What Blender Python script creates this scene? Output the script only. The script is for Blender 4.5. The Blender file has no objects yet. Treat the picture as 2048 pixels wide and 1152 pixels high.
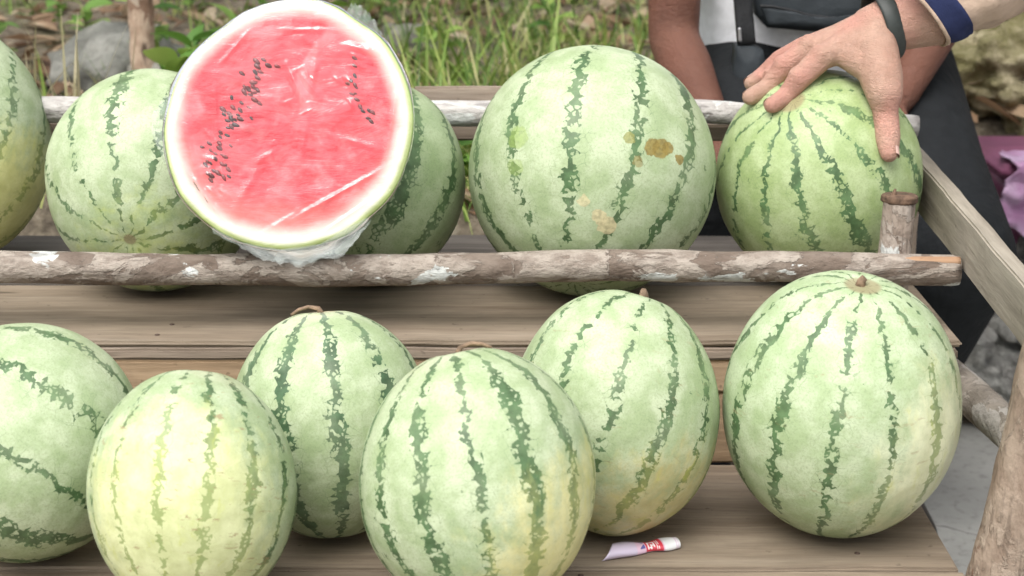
import bpy, bmesh, math, random
import numpy as np
from mathutils import Vector, Matrix, noise as mnoise
R = math.radians
random.seed(7)
S = bpy.context.scene
COL = S.collection

# ------------------------------------------------------------------ camera
CAM_Z, PITCH, FPX = 1.0, R(15), 3600.0
cam = bpy.data.cameras.new('camera'); camo = bpy.data.objects.new('camera', cam); COL.objects.link(camo)
camo.location = (0, 0, CAM_Z); camo.rotation_euler = (R(90) - PITCH, 0, 0)
cam.sensor_width = 36; cam.lens = FPX / 2048 * 36
cam.clip_start = 0.05; cam.clip_end = 500
cam.dof.use_dof = True; cam.dof.focus_distance = 1.72; cam.dof.aperture_fstop = 9
S.camera = camo

# ------------------------------------------------------------------ sky, sun, exposure
SUN_EL, SUN_AZ = R(58), R(205)          # azimuth clockwise from +Y (north): behind the camera, to the left
w = bpy.data.worlds.new('World'); S.world = w; w.use_nodes = True
nt = w.node_tree; bg = nt.nodes['Background']
sky = nt.nodes.new('ShaderNodeTexSky'); sky.sky_type = 'NISHITA'; sky.sun_disc = False
sky.sun_elevation = SUN_EL; sky.sun_rotation = SUN_AZ; sky.dust_density = 6; sky.air_density = 1.2
hs = nt.nodes.new('ShaderNodeHueSaturation'); hs.inputs['Saturation'].default_value = 0.3
nt.links.new(sky.outputs[0], hs.inputs['Color']); nt.links.new(hs.outputs[0], bg.inputs[0])
bg.inputs[1].default_value = 0.15
sl = bpy.data.lights.new('sun', 'SUN'); sl.energy = 1.2; sl.angle = R(55); sl.color = (1, 0.96, 0.9)
so = bpy.data.objects.new('sun', sl); COL.objects.link(so)
sd = Vector((math.sin(SUN_AZ) * math.cos(SUN_EL), math.cos(SUN_AZ) * math.cos(SUN_EL), math.sin(SUN_EL)))
so.rotation_euler = sd.to_track_quat('Z', 'Y').to_euler()
S.view_settings.view_transform = 'Standard'; S.view_settings.look = 'None'
S.view_settings.exposure = 0.62; S.view_settings.gamma = 1
S.render.engine = 'CYCLES'; S.cycles.use_denoising = True
S.cycles.transparent_max_bounces = 10; S.cycles.max_bounces = 5; S.cycles.diffuse_bounces = 3; S.cycles.glossy_bounces = 2
S.cycles.caustics_reflective = False; S.cycles.caustics_refractive = False; S.cycles.use_adaptive_sampling = True; S.cycles.adaptive_threshold = .02

# ------------------------------------------------------------------ geometry of the place, measured from the picture
cP, sP = math.cos(PITCH), math.sin(PITCH)
RIGHT, UP, FWD = Vector((1, 0, 0)), Vector((0, sP, cP)), Vector((0, cP, -sP))
def ray(px, py): return FWD + RIGHT * ((px - 1024) / FPX) + UP * ((576 - py) / FPX)
def atY(px, py, y):
    d = ray(px, py); return Vector((0, 0, CAM_Z)) + d * (y / d.y)
def atZ(px, py, z):
    d = ray(px, py); return Vector((0, 0, CAM_Z)) + d * ((z - CAM_Z) / d.z)
def camdir(x, u, toward): return (RIGHT * x + UP * u - FWD * toward).normalized()
ZU, ZL = 0.481, 0.351            # tops of the two shelves

# ------------------------------------------------------------------ helpers: objects
def tag(o, label=None, cat=None, group=None, kind=None):
    if label: o['label'] = label
    if cat: o['category'] = cat
    if group: o['group'] = group
    if kind: o['kind'] = kind
    return o
def empty(name, loc=(0, 0, 0)):
    o = bpy.data.objects.new(name, None); o.location = loc; o.empty_display_size = .05; COL.objects.link(o); return o
def link(name, me, mat=None, parent=None, smooth=True):
    if mat is not None:
        me.materials.clear(); me.materials.append(mat)
    if smooth: me.polygons.foreach_set('use_smooth', [True] * len(me.polygons))
    o = bpy.data.objects.new(name, me); COL.objects.link(o)
    if parent is not None:
        o.parent = parent
        o.matrix_parent_inverse = Matrix.Translation(-parent.location) if parent.type == 'EMPTY' else parent.matrix_basis.inverted()
    return o
def pym(name, verts, faces):
    me = bpy.data.meshes.new(name); me.from_pydata([tuple(v) for v in verts], [], faces); me.update(); return me
def fbm(p, sc=1.0, o=4):
    return mnoise.fractal(Vector(p) * sc, 1.0, 2.0, o)
def box_me(name, sx, sy, sz, bevel=.002, wob=0.0, segx=1, seed=0):
    """plank: subdivided along x, bevelled, a little uneven"""
    bm = bmesh.new(); bmesh.ops.create_cube(bm, size=1)
    bmesh.ops.scale(bm, vec=(sx, sy, sz), verts=bm.verts)
    if segx > 1:
        es = [e for e in bm.edges if abs(e.verts[0].co.x - e.verts[1].co.x) > sx * .5]
        bmesh.ops.subdivide_edges(bm, edges=es, cuts=segx, use_grid_fill=True)
    if bevel: bmesh.ops.bevel(bm, geom=[e for e in bm.edges if e.is_manifold and e.calc_face_angle(0) > 1], offset=bevel, segments=2, affect='EDGES')
    if wob:
        for v in bm.verts:
            p = v.co * 9 + Vector((seed * 7.3, seed * 3.1, 0))
            v.co += Vector((0, fbm(p), fbm(p + Vector((40, 0, 0))))) * wob
    me = bpy.data.meshes.new(name); bm.to_mesh(me); bm.free(); return me
def pole_me(name, a, b, r0, r1, seed=0, rings=60, seg=28, bump=.06, caps=True, bend=.0):
    a, b = Vector(a), Vector(b); ax = (b - a); L = ax.length; ax.normalize()
    q = ax.to_track_quat('Z', 'Y'); vs = []; fs = []
    for i in range(rings + 1):
        s = i / rings; r = r0 + (r1 - r0) * s
        off = Vector((fbm((s * 3 + seed, 0, 1), 1), fbm((s * 3 + seed, 5, 1), 1), 0)) * bend
        for j in range(seg):
            an = 2 * math.pi * j / seg
            n = Vector((math.cos(an), math.sin(an), 0))
            p = n * r + Vector((0, 0, s * L)) + off
            k = 1 + bump * fbm((p.x * 18 + seed, p.y * 18, p.z * 9), 1) + bump * .5 * fbm((p.x * 70 + seed, p.y * 70, p.z * 30), 1)
            e = .93 if i in (0, rings) else 1
            p = n * r * k * e + Vector((0, 0, s * L)) + off
            vs.append(a + q @ p)
    for i in range(rings):
        for j in range(seg):
            j2 = (j + 1) % seg
            fs.append((i * seg + j, i * seg + j2, (i + 1) * seg + j2, (i + 1) * seg + j))
    if caps:
        fs.append(tuple(range(seg))[::-1]); fs.append(tuple(rings * seg + j for j in range(seg)))
    return pym(name, vs, fs)
def rock_me(name, r, seed, sub=4, amp=.35, squash=.7):
    bm = bmesh.new(); bmesh.ops.create_icosphere(bm, subdivisions=sub, radius=1)
    for v in bm.verts:
        p = v.co.copy()
        k = 1 + amp * fbm(p * 1.1 + Vector((seed * 9.1, 0, 0))) + amp * .35 * fbm(p * 4 + Vector((0, seed * 5.7, 0)))
        c = mnoise.cell(p * 2 + Vector((seed, 0, 0))) * .06
        v.co = p * (k + c); v.co.z *= squash
        v.co *= r
    me = bpy.data.meshes.new(name); bm.to_mesh(me); bm.free(); return me
def blob(name, chains, voxel, smooth=6, flat=()):
    """one continuous skin: balls strung along chains [(point, radius), ...] fused by a voxel remesh"""
    ubm = bmesh.new(); bmesh.ops.create_uvsphere(ubm, u_segments=14, v_segments=9, radius=1)
    uv = np.array([v.co[:] for v in ubm.verts]); uf = [[v.index for v in f.verts] for f in ubm.faces]; ubm.free()
    V, F, n = [], [], 0
    def ball(c, rx, ry, rz, M=None):
        nonlocal n
        p = uv * np.array((rx, ry, rz))
        if M is not None: p = p @ np.array(M.to_3x3().transposed())
        V.append(p + np.array(c)); F.extend([[i + n for i in f] for f in uf]); n += len(uv)
    for ch in chains:
        for (p, r), (q, r2) in zip(ch[:-1], ch[1:]):
            p, q = Vector(p), Vector(q); L = (q - p).length; st = max(2, int(L / (min(r, r2) * .28)) + 1)
            for i in range(st + 1):
                s = i / st; rr = r + (r2 - r) * s
                ball(p.lerp(q, s), rr, rr, rr)
    for c, rad, M in flat: ball(c, *rad, M)
    me = bpy.data.meshes.new(name); me.from_pydata(np.concatenate(V).tolist(), [], F); me.update()
    o = bpy.data.objects.new(name, me); COL.objects.link(o)
    m = o.modifiers.new('r', 'REMESH'); m.mode = 'VOXEL'; m.voxel_size = voxel
    m = o.modifiers.new('s', 'SMOOTH'); m.factor = .5; m.iterations = smooth
    dg = bpy.context.evaluated_depsgraph_get()
    out = bpy.data.meshes.new_from_object(o.evaluated_get(dg)); out.name = name
    bpy.data.objects.remove(o); bpy.data.meshes.remove(me)
    return out

# ------------------------------------------------------------------ helpers: materials
class NT:
    def __init__(s, name):
        s.m = bpy.data.materials.new(name); s.m.use_nodes = True; s.t = s.m.node_tree
        s.b = s.t.nodes['Principled BSDF']; s.out = s.t.nodes['Material Output']
    def n(s, ty, **k):
        nd = s.t.nodes.new(ty)
        for a, v in k.items(): setattr(nd, a, v)
        return nd
    def put(s, sock, v):
        if v is None: return
        if isinstance(v, bpy.types.NodeSocket): s.t.links.new(v, sock)
        else:
            if isinstance(v, (tuple, list)) and sock.type == 'RGBA' and len(v) == 3: v = (*v, 1)
            sock.default_value = v
    def ma(s, op, a, b=None, c=None, clamp=False):
        nd = s.n('ShaderNodeMath', operation=op, use_clamp=clamp)
        s.put(nd.inputs[0], a); s.put(nd.inputs[1], b)
        if c is not None: s.put(nd.inputs[2], c)
        return nd.outputs[0]
    def vm(s, op, a, b=None, out=0, scale=None):
        nd = s.n('ShaderNodeVectorMath', operation=op)
        s.put(nd.inputs[0], a); s.put(nd.inputs[1], b)
        if scale is not None: s.put(nd.inputs['Scale'], scale)
        return nd.outputs[out]
    def coord(s, k='Object'): return s.n('ShaderNodeTexCoord').outputs[k]
    def map(s, v, loc=(0, 0, 0), rot=(0, 0, 0), scale=(1, 1, 1)):
        nd = s.n('ShaderNodeMapping'); s.put(nd.inputs[0], v)
        nd.inputs[1].default_value = loc; nd.inputs[2].default_value = rot; nd.inputs[3].default_value = scale
        return nd.outputs[0]
    def noise(s, v, scale, detail=3, rough=.55, dist=0, out='Fac', w=0.0):
        nd = s.n('ShaderNodeTexNoise', noise_dimensions='4D'); s.put(nd.inputs['Vector'], v); nd.inputs['W'].default_value = w
        nd.inputs['Scale'].default_value = scale; nd.inputs['Detail'].default_value = detail
        nd.inputs['Roughness'].default_value = rough; nd.inputs['Distortion'].default_value = dist
        return nd.outputs[out]
    def vor(s, v, scale, feature='F1', out='Distance', rnd=1):
        nd = s.n('ShaderNodeTexVoronoi', feature=feature); s.put(nd.inputs['Vector'], v)
        nd.inputs['Scale'].default_value = scale; nd.inputs['Randomness'].default_value = rnd
        return nd.outputs[out]
    def mr(s, v, a, b, c=0, d=1, smooth=True):
        nd = s.n('ShaderNodeMapRange', interpolation_type='SMOOTHSTEP' if smooth else 'LINEAR')
        for i, x in enumerate((v, a, b, c, d)): s.put(nd.inputs[i], x)
        return nd.outputs[0]
    def mix(s, f, a, b, bt='MIX'):
        nd = s.n('ShaderNodeMix', data_type='RGBA', blend_type=bt)
        s.put(nd.inputs[0], f); s.put(nd.inputs[6], a); s.put(nd.inputs[7], b)
        return nd.outputs[2]
    def ramp(s, f, stops):
        nd = s.n('ShaderNodeValToRGB'); s.put(nd.inputs[0], f); e = nd.color_ramp.elements
        while len(e) < len(stops): e.new(.5)
        for el, (p, c) in zip(e, stops): el.position = p; el.color = (*c, 1)
        return nd.outputs[0]
    def bump(s, h, strength=.3, dist=.01, normal=None):
        nd = s.n('ShaderNodeBump'); s.put(nd.inputs['Height'], h); nd.inputs['Strength'].default_value = strength
        nd.inputs['Distance'].default_value = dist
        if normal is not None: s.put(nd.inputs['Normal'], normal)
        return nd.outputs[0]
    def sep(s, v):
        nd = s.n('ShaderNodeSeparateXYZ'); s.put(nd.inputs[0], v); return nd.outputs
    def done(s, col=None, rough=.6, normal=None, spec=.5, **k):
        s.put(s.b.inputs['Base Color'], col); s.put(s.b.inputs['Roughness'], rough); s.put(s.b.inputs['Specular IOR Level'], spec)
        if normal is not None: s.put(s.b.inputs['Normal'], normal)
        for a, v in k.items(): s.put(s.b.inputs[a.replace('_', ' ')], v)
        return s.m

def wood_mat(name, c0, c1, c2, axis=0, seed=0, stain=.5, rough=.78):
    n = NT(name); P = n.coord()
    oi = n.n('ShaderNodeObjectInfo').outputs['Random']
    cx = n.n('ShaderNodeCombineXYZ'); n.put(cx.inputs[0], n.ma('MULTIPLY', oi, 31.0)); n.put(cx.inputs[1], n.ma('MULTIPLY', oi, 17.0))
    P = n.vm('ADD', P, cx.outputs[0])
    sc = [30, 30, 30]; sc[axis] = 2.4
    warp = n.noise(P, 5, 2, w=seed, out='Color')
    Q = n.vm('ADD', P, n.vm('SCALE', n.vm('SUBTRACT', warp, (.5, .5, .5)), scale=.018))
    G = n.map(Q, scale=tuple(sc))
    g1 = n.noise(G, 1.0, 6, .62, .6, w=seed)
    g2 = n.noise(n.map(Q, scale=tuple(x * 5 for x in sc)), 1.0, 3, .7, w=seed + 3)
    big = n.noise(n.map(Q, scale=tuple(x * .16 + 1.5 for x in sc)), 1.0, 4, .6, w=seed + 5)
    c = n.ramp(g1, [(.3, c0), (.52, c1), (.72, c2)])
    c = n.mix(n.mr(big, .42, .75, 0, stain), c, tuple(x * .45 for x in c0))
    c = n.mix(n.mr(big, .25, .42, .35, 0), c, tuple(min(1, x * 1.25) for x in c2))
    c = n.mix(.42, c, n.ramp(g2, [(.25, (.3, .29, .28)), (.6, (1, 1, 1))]), 'MULTIPLY')
    ck = n.noise(n.map(Q, scale=tuple((.9 if i == axis else 55) for i in range(3))), 1.0, 3, .5, .3, w=seed + 15)
    c = n.mix(n.ma('MULTIPLY', n.mr(ck, .655, .69), n.mr(n.noise(P, 4, 2, w=seed + 16), .5, .6)), c, tuple(x * .25 for x in c0))
    dt = n.noise(P, 12, 6, .7, .5, w=seed + 18)
    c = n.mix(n.mr(dt, .52, .72, 0, .4), c, tuple(x * .6 for x in c1))
    kn = n.vor(n.map(Q, scale=tuple((2.2 if i == axis else 13) for i in range(3))), 1.3, 'F1')
    c = n.mix(n.mr(kn, .05, .11, .75, 0), c, tuple(x * .3 for x in c0))
    sp = n.noise(P, 90, 2, .5, w=seed + 8)
    c = n.mix(n.mr(sp, .66, .76, 0, .5), c, tuple(x * .35 for x in c0))
    h = n.ma('ADD', n.ma('MULTIPLY', g1, .7), n.ma('MULTIPLY', g2, .4))
    return n.done(c, rough, n.bump(h, .55, .004), .25)

def bark_mat(name, axis, seed, base, base2, pale, amount=.5, white=(.62, .64, .62)):
    n = NT(name); P = n.coord()
    sc = [1, 1, 1]; sc[axis] = .55
    Q = n.map(P, scale=tuple(sc))
    a = n.noise(Q, 40, 5, .6, .4, w=seed); f = n.noise(Q, 160, 3, .6, w=seed + 1)
    c = n.mix(n.mr(a, .35, .65), base, base2)
    c = n.mix(n.mr(f, .5, .75, 0, .45), c, tuple(x * .4 for x in base))
    l1 = n.noise(Q, 26, 7, .64, .9, w=seed + 2); th = .56 - .14 * amount
    m1 = n.ma('MULTIPLY', n.mr(l1, th - .005, th + .03), n.mr(n.noise(Q, 75, 5, .7, w=seed + 4), .36, .60, .3, .95))
    c = n.mix(m1, c, pale)
    l2 = n.noise(Q, 15, 6, .58, .7, w=seed + 7)
    m2 = n.mr(l2, .600 - .075 * amount, .612 - .075 * amount)
    c = n.mix(n.ma('MULTIPLY', m2, .92), c, n.mix(n.mr(f, .4, .7), white, tuple(x * .75 for x in white)))
    k = n.vor(n.map(P, scale=tuple(.35 if i == axis else 1 for i in range(3))), 21)
    c = n.mix(n.mr(k, .06, .16, .8, 0), c, tuple(x * .25 for x in base))
    h = n.ma('ADD', n.ma('MULTIPLY', a, .8), n.ma('ADD', n.ma('MULTIPLY', f, .5), n.ma('MULTIPLY', m1, .25)))
    c = n.mix(n.mr(n.noise(n.map(P, scale=tuple(.12 if i == axis else 1 for i in range(3))), 130, 3, .6, w=seed + 30), .55, .68, 0, .5), c, tuple(x * .45 for x in base))
    return n.done(c, .82, n.bump(h, .85, .006), .2)

def simple(name, c, rough=.6, var=.25, scale=30, bump=.15, spec=.4, **k):
    n = NT(name); P = n.coord(); a = n.noise(P, scale, 4, .6)
    col = n.mix(n.mr(a, .3, .7), tuple(x * (1 - var) for x in c), tuple(min(1, x * (1 + var)) for x in c))
    return n.done(col, rough, n.bump(a, bump, .004) if bump else None, spec, **k)

def leaf_mat(name, stops, seed=0):
    n = NT(name)
    g = n.n('ShaderNodeNewGeometry').outputs['Random Per Island']
    oi = n.n('ShaderNodeObjectInfo').outputs['Random']
    f = n.ma('FRACT', n.ma('ADD', n.ma('ADD', g, oi), n.ma('MULTIPLY', n.noise(n.coord(), 25, 2), .35)))
    c = n.ramp(f, stops)
    n.done(c, .5, None, .4)
    tr = n.n('ShaderNodeBsdfTranslucent'); n.put(tr.inputs[0], c)
    mx = n.n('ShaderNodeMixShader'); mx.inputs[0].default_value = .3
    n.t.links.new(n.b.outputs[0], mx.inputs[1]); n.t.links.new(tr.outputs[0], mx.inputs[2]); n.t.links.new(mx.outputs[0], n.out.inputs[0])
    return n.m

# ------------------------------------------------------------------ ground
def terrace_z(x, y):
    t = min(1, max(0, (x - .52) / .22)); t = t * t * (3 - 2 * t)
    y0 = 2.46 * (1 - t) + 2.84 * t; wdt = .14 * (1 - t) + .34 * t
    s = min(1, max(0, (y - y0) / wdt)); s = s * s * (3 - 2 * s)
    z = .43 * s
    if y > 3.0: z += (y - 3.0) * .085
    if y > 4.6: z += (y - 4.6) ** 1.3 * .28
    z += s * (.035 * fbm((x * 2.2, y * 2.2, 3)) + .02 * fbm((x * 9, y * 9, 1)))
    return z
def build_ground():
    n = NT('concrete'); P = n.coord()
    a = n.noise(P, 3, 6, .6); b = n.noise(P, 60, 3, .6); cr = n.vor(n.vm('ADD', P, n.vm('SCALE', n.noise(P, 6, 3, out='Color'), scale=.12)), 2.1, 'DISTANCE_TO_EDGE')
    c = n.mix(n.mr(a, .35, .68), (.29, .29, .27), (.44, .44, .41))
    c = n.mix(n.mr(b, .5, .72, 0, .5), c, (.15, .145, .13))
    c = n.mix(n.mr(cr, 0, .006, .7, 0), c, (.09, .085, .08))
    m = n.done(c, .9, n.bump(n.ma('ADD', b, a), .4, .006), .2)
    vs = [(-40, -40, 0), (40, -40, 0), (40, 3.3, 0), (-40, 3.3, 0)]
    tag(link('concrete_ground', pym('concrete_ground', vs, [(0, 1, 2, 3)]), m), kind='structure')
    n = NT('soil'); P = n.coord()
    a = n.noise(P, 4, 6, .65); b = n.noise(P, 45, 5, .65); mo = n.noise(P, 2.2, 5, .6, w=4)
    c = n.ramp(b, [(.3, (.055, .045, .035)), (.55, (.16, .135, .10)), (.75, (.30, .27, .21))])
    c = n.mix(n.mr(a, .5, .7, 0, .6), c, (.22, .19, .14))
    c = n.mix(n.mr(mo, .52, .68, 0, .7), c, (.09, .115, .035))
    m = n.done(c, .95, n.bump(b, .8, .02), .15)
    xs = np.concatenate([np.linspace(-14, -2.2, 24), np.linspace(-2.1, 2.1, 110), np.linspace(2.2, 14, 24)])
    ys = np.concatenate([np.linspace(2.44, 5, 80), np.linspace(5.1, 30, 50)])
    vs, fs = [], []
    for y in ys:
        for x in xs: vs.append((x, y, terrace_z(x, y) - .004 if y > 2.45 else -.02))
    W = len(xs)
    for j in range(len(ys) - 1):
        for i in range(W - 1):
            k = j * W + i; fs.append((k, k + 1, k + W + 1, k + W))
    tag(link('earth_bank', pym('earth_bank', vs, fs), m), kind='structure')
build_ground()

# ------------------------------------------------------------------ the stand
M_PLANK = wood_mat('weathered_plank', (.185, .142, .102), (.275, .222, .166), (.34, .283, .218), 0, 1)
M_PLANK2 = wood_mat('grey_plank', (.07, .062, .055), (.16, .142, .125), (.25, .225, .20), 0, 9)
M_TAN = wood_mat('tan_board', (.24, .165, .10), (.40, .29, .185), (.50, .38, .26), 0, 4, .25)
M_EDGE = wood_mat('rough_edge', (.13, .10, .075), (.31, .25, .195), (.46, .395, .325), 0, 6, .4)
M_SIDE = wood_mat('side_board', (.19, .165, .13), (.33, .295, .24), (.43, .39, .325), 0, 12, .3)
M_RAIL = bark_mat('lichen_bark', 0, 3, (.15, .115, .092), (.22, .18, .148), (.37, .325, .28), .62)
M_RAIL2 = bark_mat('pale_bark', 0, 8, (.26, .235, .22), (.40, .38, .36), (.52, .50, .48), 1.1)
M_STUB = bark_mat('stub_bark', 2, 5, (.23, .18, .145), (.34, .28, .235), (.40, .345, .30), .35)
M_POST = bark_mat('post_bark', 2, 14, (.22, .165, .125), (.32, .255, .20), (.36, .295, .235), .2, (.14, .085, .06))
M_CUT = wood_mat('cut_wood', (.26, .13, .07), (.42, .25, .15), (.5, .34, .22), 0, 3, .2)

stand = tag(empty('display_stand', (-.3, 1.75, 0)), 'two-tier display stand of weathered planks and bark-covered poles holding the watermelons', 'stand')
XL = -1.15
def plank(name, x0, x1, y0, y1, ztop, th, mat, seed, wob=.0015, par=stand):
    me = box_me(name, x1 - x0, y1 - y0, th, .0025, wob, 40, seed)
    o = link(name, me, mat, par, True); o.location = ((x0 + x1) / 2, (y0 + y1) / 2, ztop - th / 2)
    for p in me.polygons: p.use_smooth = False
    return o
RAIL_Y = 1.777
# upper shelf: two planks, and the rough strip under the front plank's edge
plank('plank', XL, .452, 1.7295, 1.950, ZU, .0062, M_PLANK, 1)
plank('plank', XL, .449, 1.957, 2.20, ZU - .002, .018, M_PLANK2, 2)
plank('riser_board', XL, .447, 1.7245, 1.758, ZU - .0066, .0115, M_EDGE, 3, .002)
plank('riser_board', XL, .444, 1.7255, 1.757, ZU - .0185, .034, M_TAN, 4)
plank('riser_board', XL, .441, 1.7270, 1.760, ZU - .0530, .0745, M_TAN, 5)
# lower shelf
plank('plank', XL, .394, 1.468, 1.7260, ZL, .02, M_PLANK, 6, .001)
plank('plank', XL, .398, 1.235, 1.4645, ZL - .001, .02, M_PLANK, 7, .001)
nb_ = bmesh.new(); bmesh.ops.create_uvsphere(nb_, u_segments=10, v_segments=6, radius=.0028); bmesh.ops.scale(nb_, vec=(1, 1, .35), verts=nb_.verts)
NAIL = bpy.data.meshes.new('nail'); nb_.to_mesh(NAIL); nb_.free(); NAIL.materials.append(simple('rusty_nail', (.07, .045, .035), .7, .4, 200, .3))
for (x, y, z) in ((.30, 1.60, ZL), (.31, 1.50, ZL), (.305, 1.40, ZL), (-.36, 1.752, ZU), (-.352, 1.79, ZU), (.43, 1.76, ZU), (-.19, 1.765, ZU), (.13, 1.755, ZU), (-.55, 1.46, ZL), (.06, 1.452, ZL)):
    o = link('nail', NAIL, None, stand); o.location = (x, y, z + .0004)
# rails
a = atY(-300, 536, RAIL_Y); b = atY(1917, 541, RAIL_Y)
fr = link('front_rail', pole_me('front_rail', (XL, RAIL_Y, a.z + .002), b,   .0168, .0160, 2, 220, 32, .075, True, .005), M_RAIL, stand)
cut = pole_me('cut_strip', b + Vector((-.062, -.007, .0105)), b + Vector((-.001, -.007, .0112)), .0058, .0052, 5, 12, 12, .06)
link('bark_scrape', cut, M_CUT, fr)
a = atY(0, 227, 2.09); b2 = atY(1846, 272, 2.09)
p0 = atY(1400, 232, 2.09)
link('back_rail', pole_me('back_rail', (XL, 2.09, a.z + .01), (p0.x, 2.09, p0.z), .0165, .015, 6, 120, 24, .06, True, .002), M_RAIL2, stand)
link('back_rail', pole_me('back_rail', (p0.x - .05, 2.122, p0.z + .004), (b2.x, 2.122, b2.z + .006), .014, .013, 9, 40, 24, .06, True, .002), M_RAIL2, stand)
o = plank('back_board', -.12, .10, 2.162, 2.175, .671, .03, M_EDGE, 8)
o = plank('back_board', XL, .37, 2.145, 2.158, .629, .020, M_EDGE, 9)
# stub post on the upper shelf behind the rail
s0, s1 = Vector((.392, 1.822, ZU - .12)), Vector((.4005, 1.818, .6105))
st = link('stub_post', pole_me('stub_post', s0, s1, .0172, .0168, 4, 60, 28, .05), M_STUB, stand)
rim = pole_me('bark_rim', s1 + Vector((0, 0, -.006)), s1 + Vector((0, 0, .002)), .0182, .0178, 21, 6, 26, .16)
link('bark_rim', rim, simple('dark_bark', (.12, .075, .05), .9, .5, 90, .6), st)
link('splinter', pole_me('splinter', s1 + Vector((-.008, 0, -.002)), s1 + Vector((-.005, .001, .008)), .0045, .001, 3, 5, 8, .3), bpy.data.materials['dark_bark'], st)
# side board running front to back
def side_board():
    A, B = Vector((.468, 2.13, .592)), Vector((.468, 1.49, .553))
    L = (B - A).length
    me = box_me('side_board', L, .019, .056, .002, .0012, 30, 11)
    o = link('side_board', me, M_SIDE, stand)
    o.matrix_basis = Matrix.Translation((A + B) / 2) @ ((B - A).to_track_quat('X', 'Z')).to_matrix().to_4x4()
    for p in me.polygons: p.use_smooth = False
side_board()
# posts
def post(x0, x1, y, z0, z1, r, seed, mat=M_POST):
    return link('post', pole_me('post', (x0, y, z0), (x1, y, z1), r * 1.05, r, seed, 80, 28, .07, True, .004), mat, stand)
post(.372, .487, 1.462, 0, .66, .031, 2)
post(.46, .475, 2.125, 0, .60, .018, 5)
post(XL + .03, XL, 1.50, 0, .60, .03, 7); post(XL + .03, XL + .02, 2.12, 0, .66, .025, 8)
post(-.35, -.35, 2.122, 0, .655, .014, 11); post(-.36, -.36, 1.80, 0, ZU - .02, .025, 12); post(-.36, -.36, 1.40, 0, ZL - .022, .025, 13)
q0, q1 = atY(1878, 735, 1.86), atY(2040, 880, 1.53)
link('lower_side_rail', pole_me('lower_side_rail', q0, q1, .0195, .019, 31, 40, 26, .07), bark_mat('grey_pole_bark', 1, 21, (.16, .14, .115), (.26, .23, .195), (.33, .30, .26), .2, (.36, .34, .31)), stand)
link('cross_beam', pole_me('cross_beam', (XL, 1.60, ZL - .038), (.40, 1.60, ZL - .038), .0165, .0165, 33, 40, 16, .05), M_STUB, stand)

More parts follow.
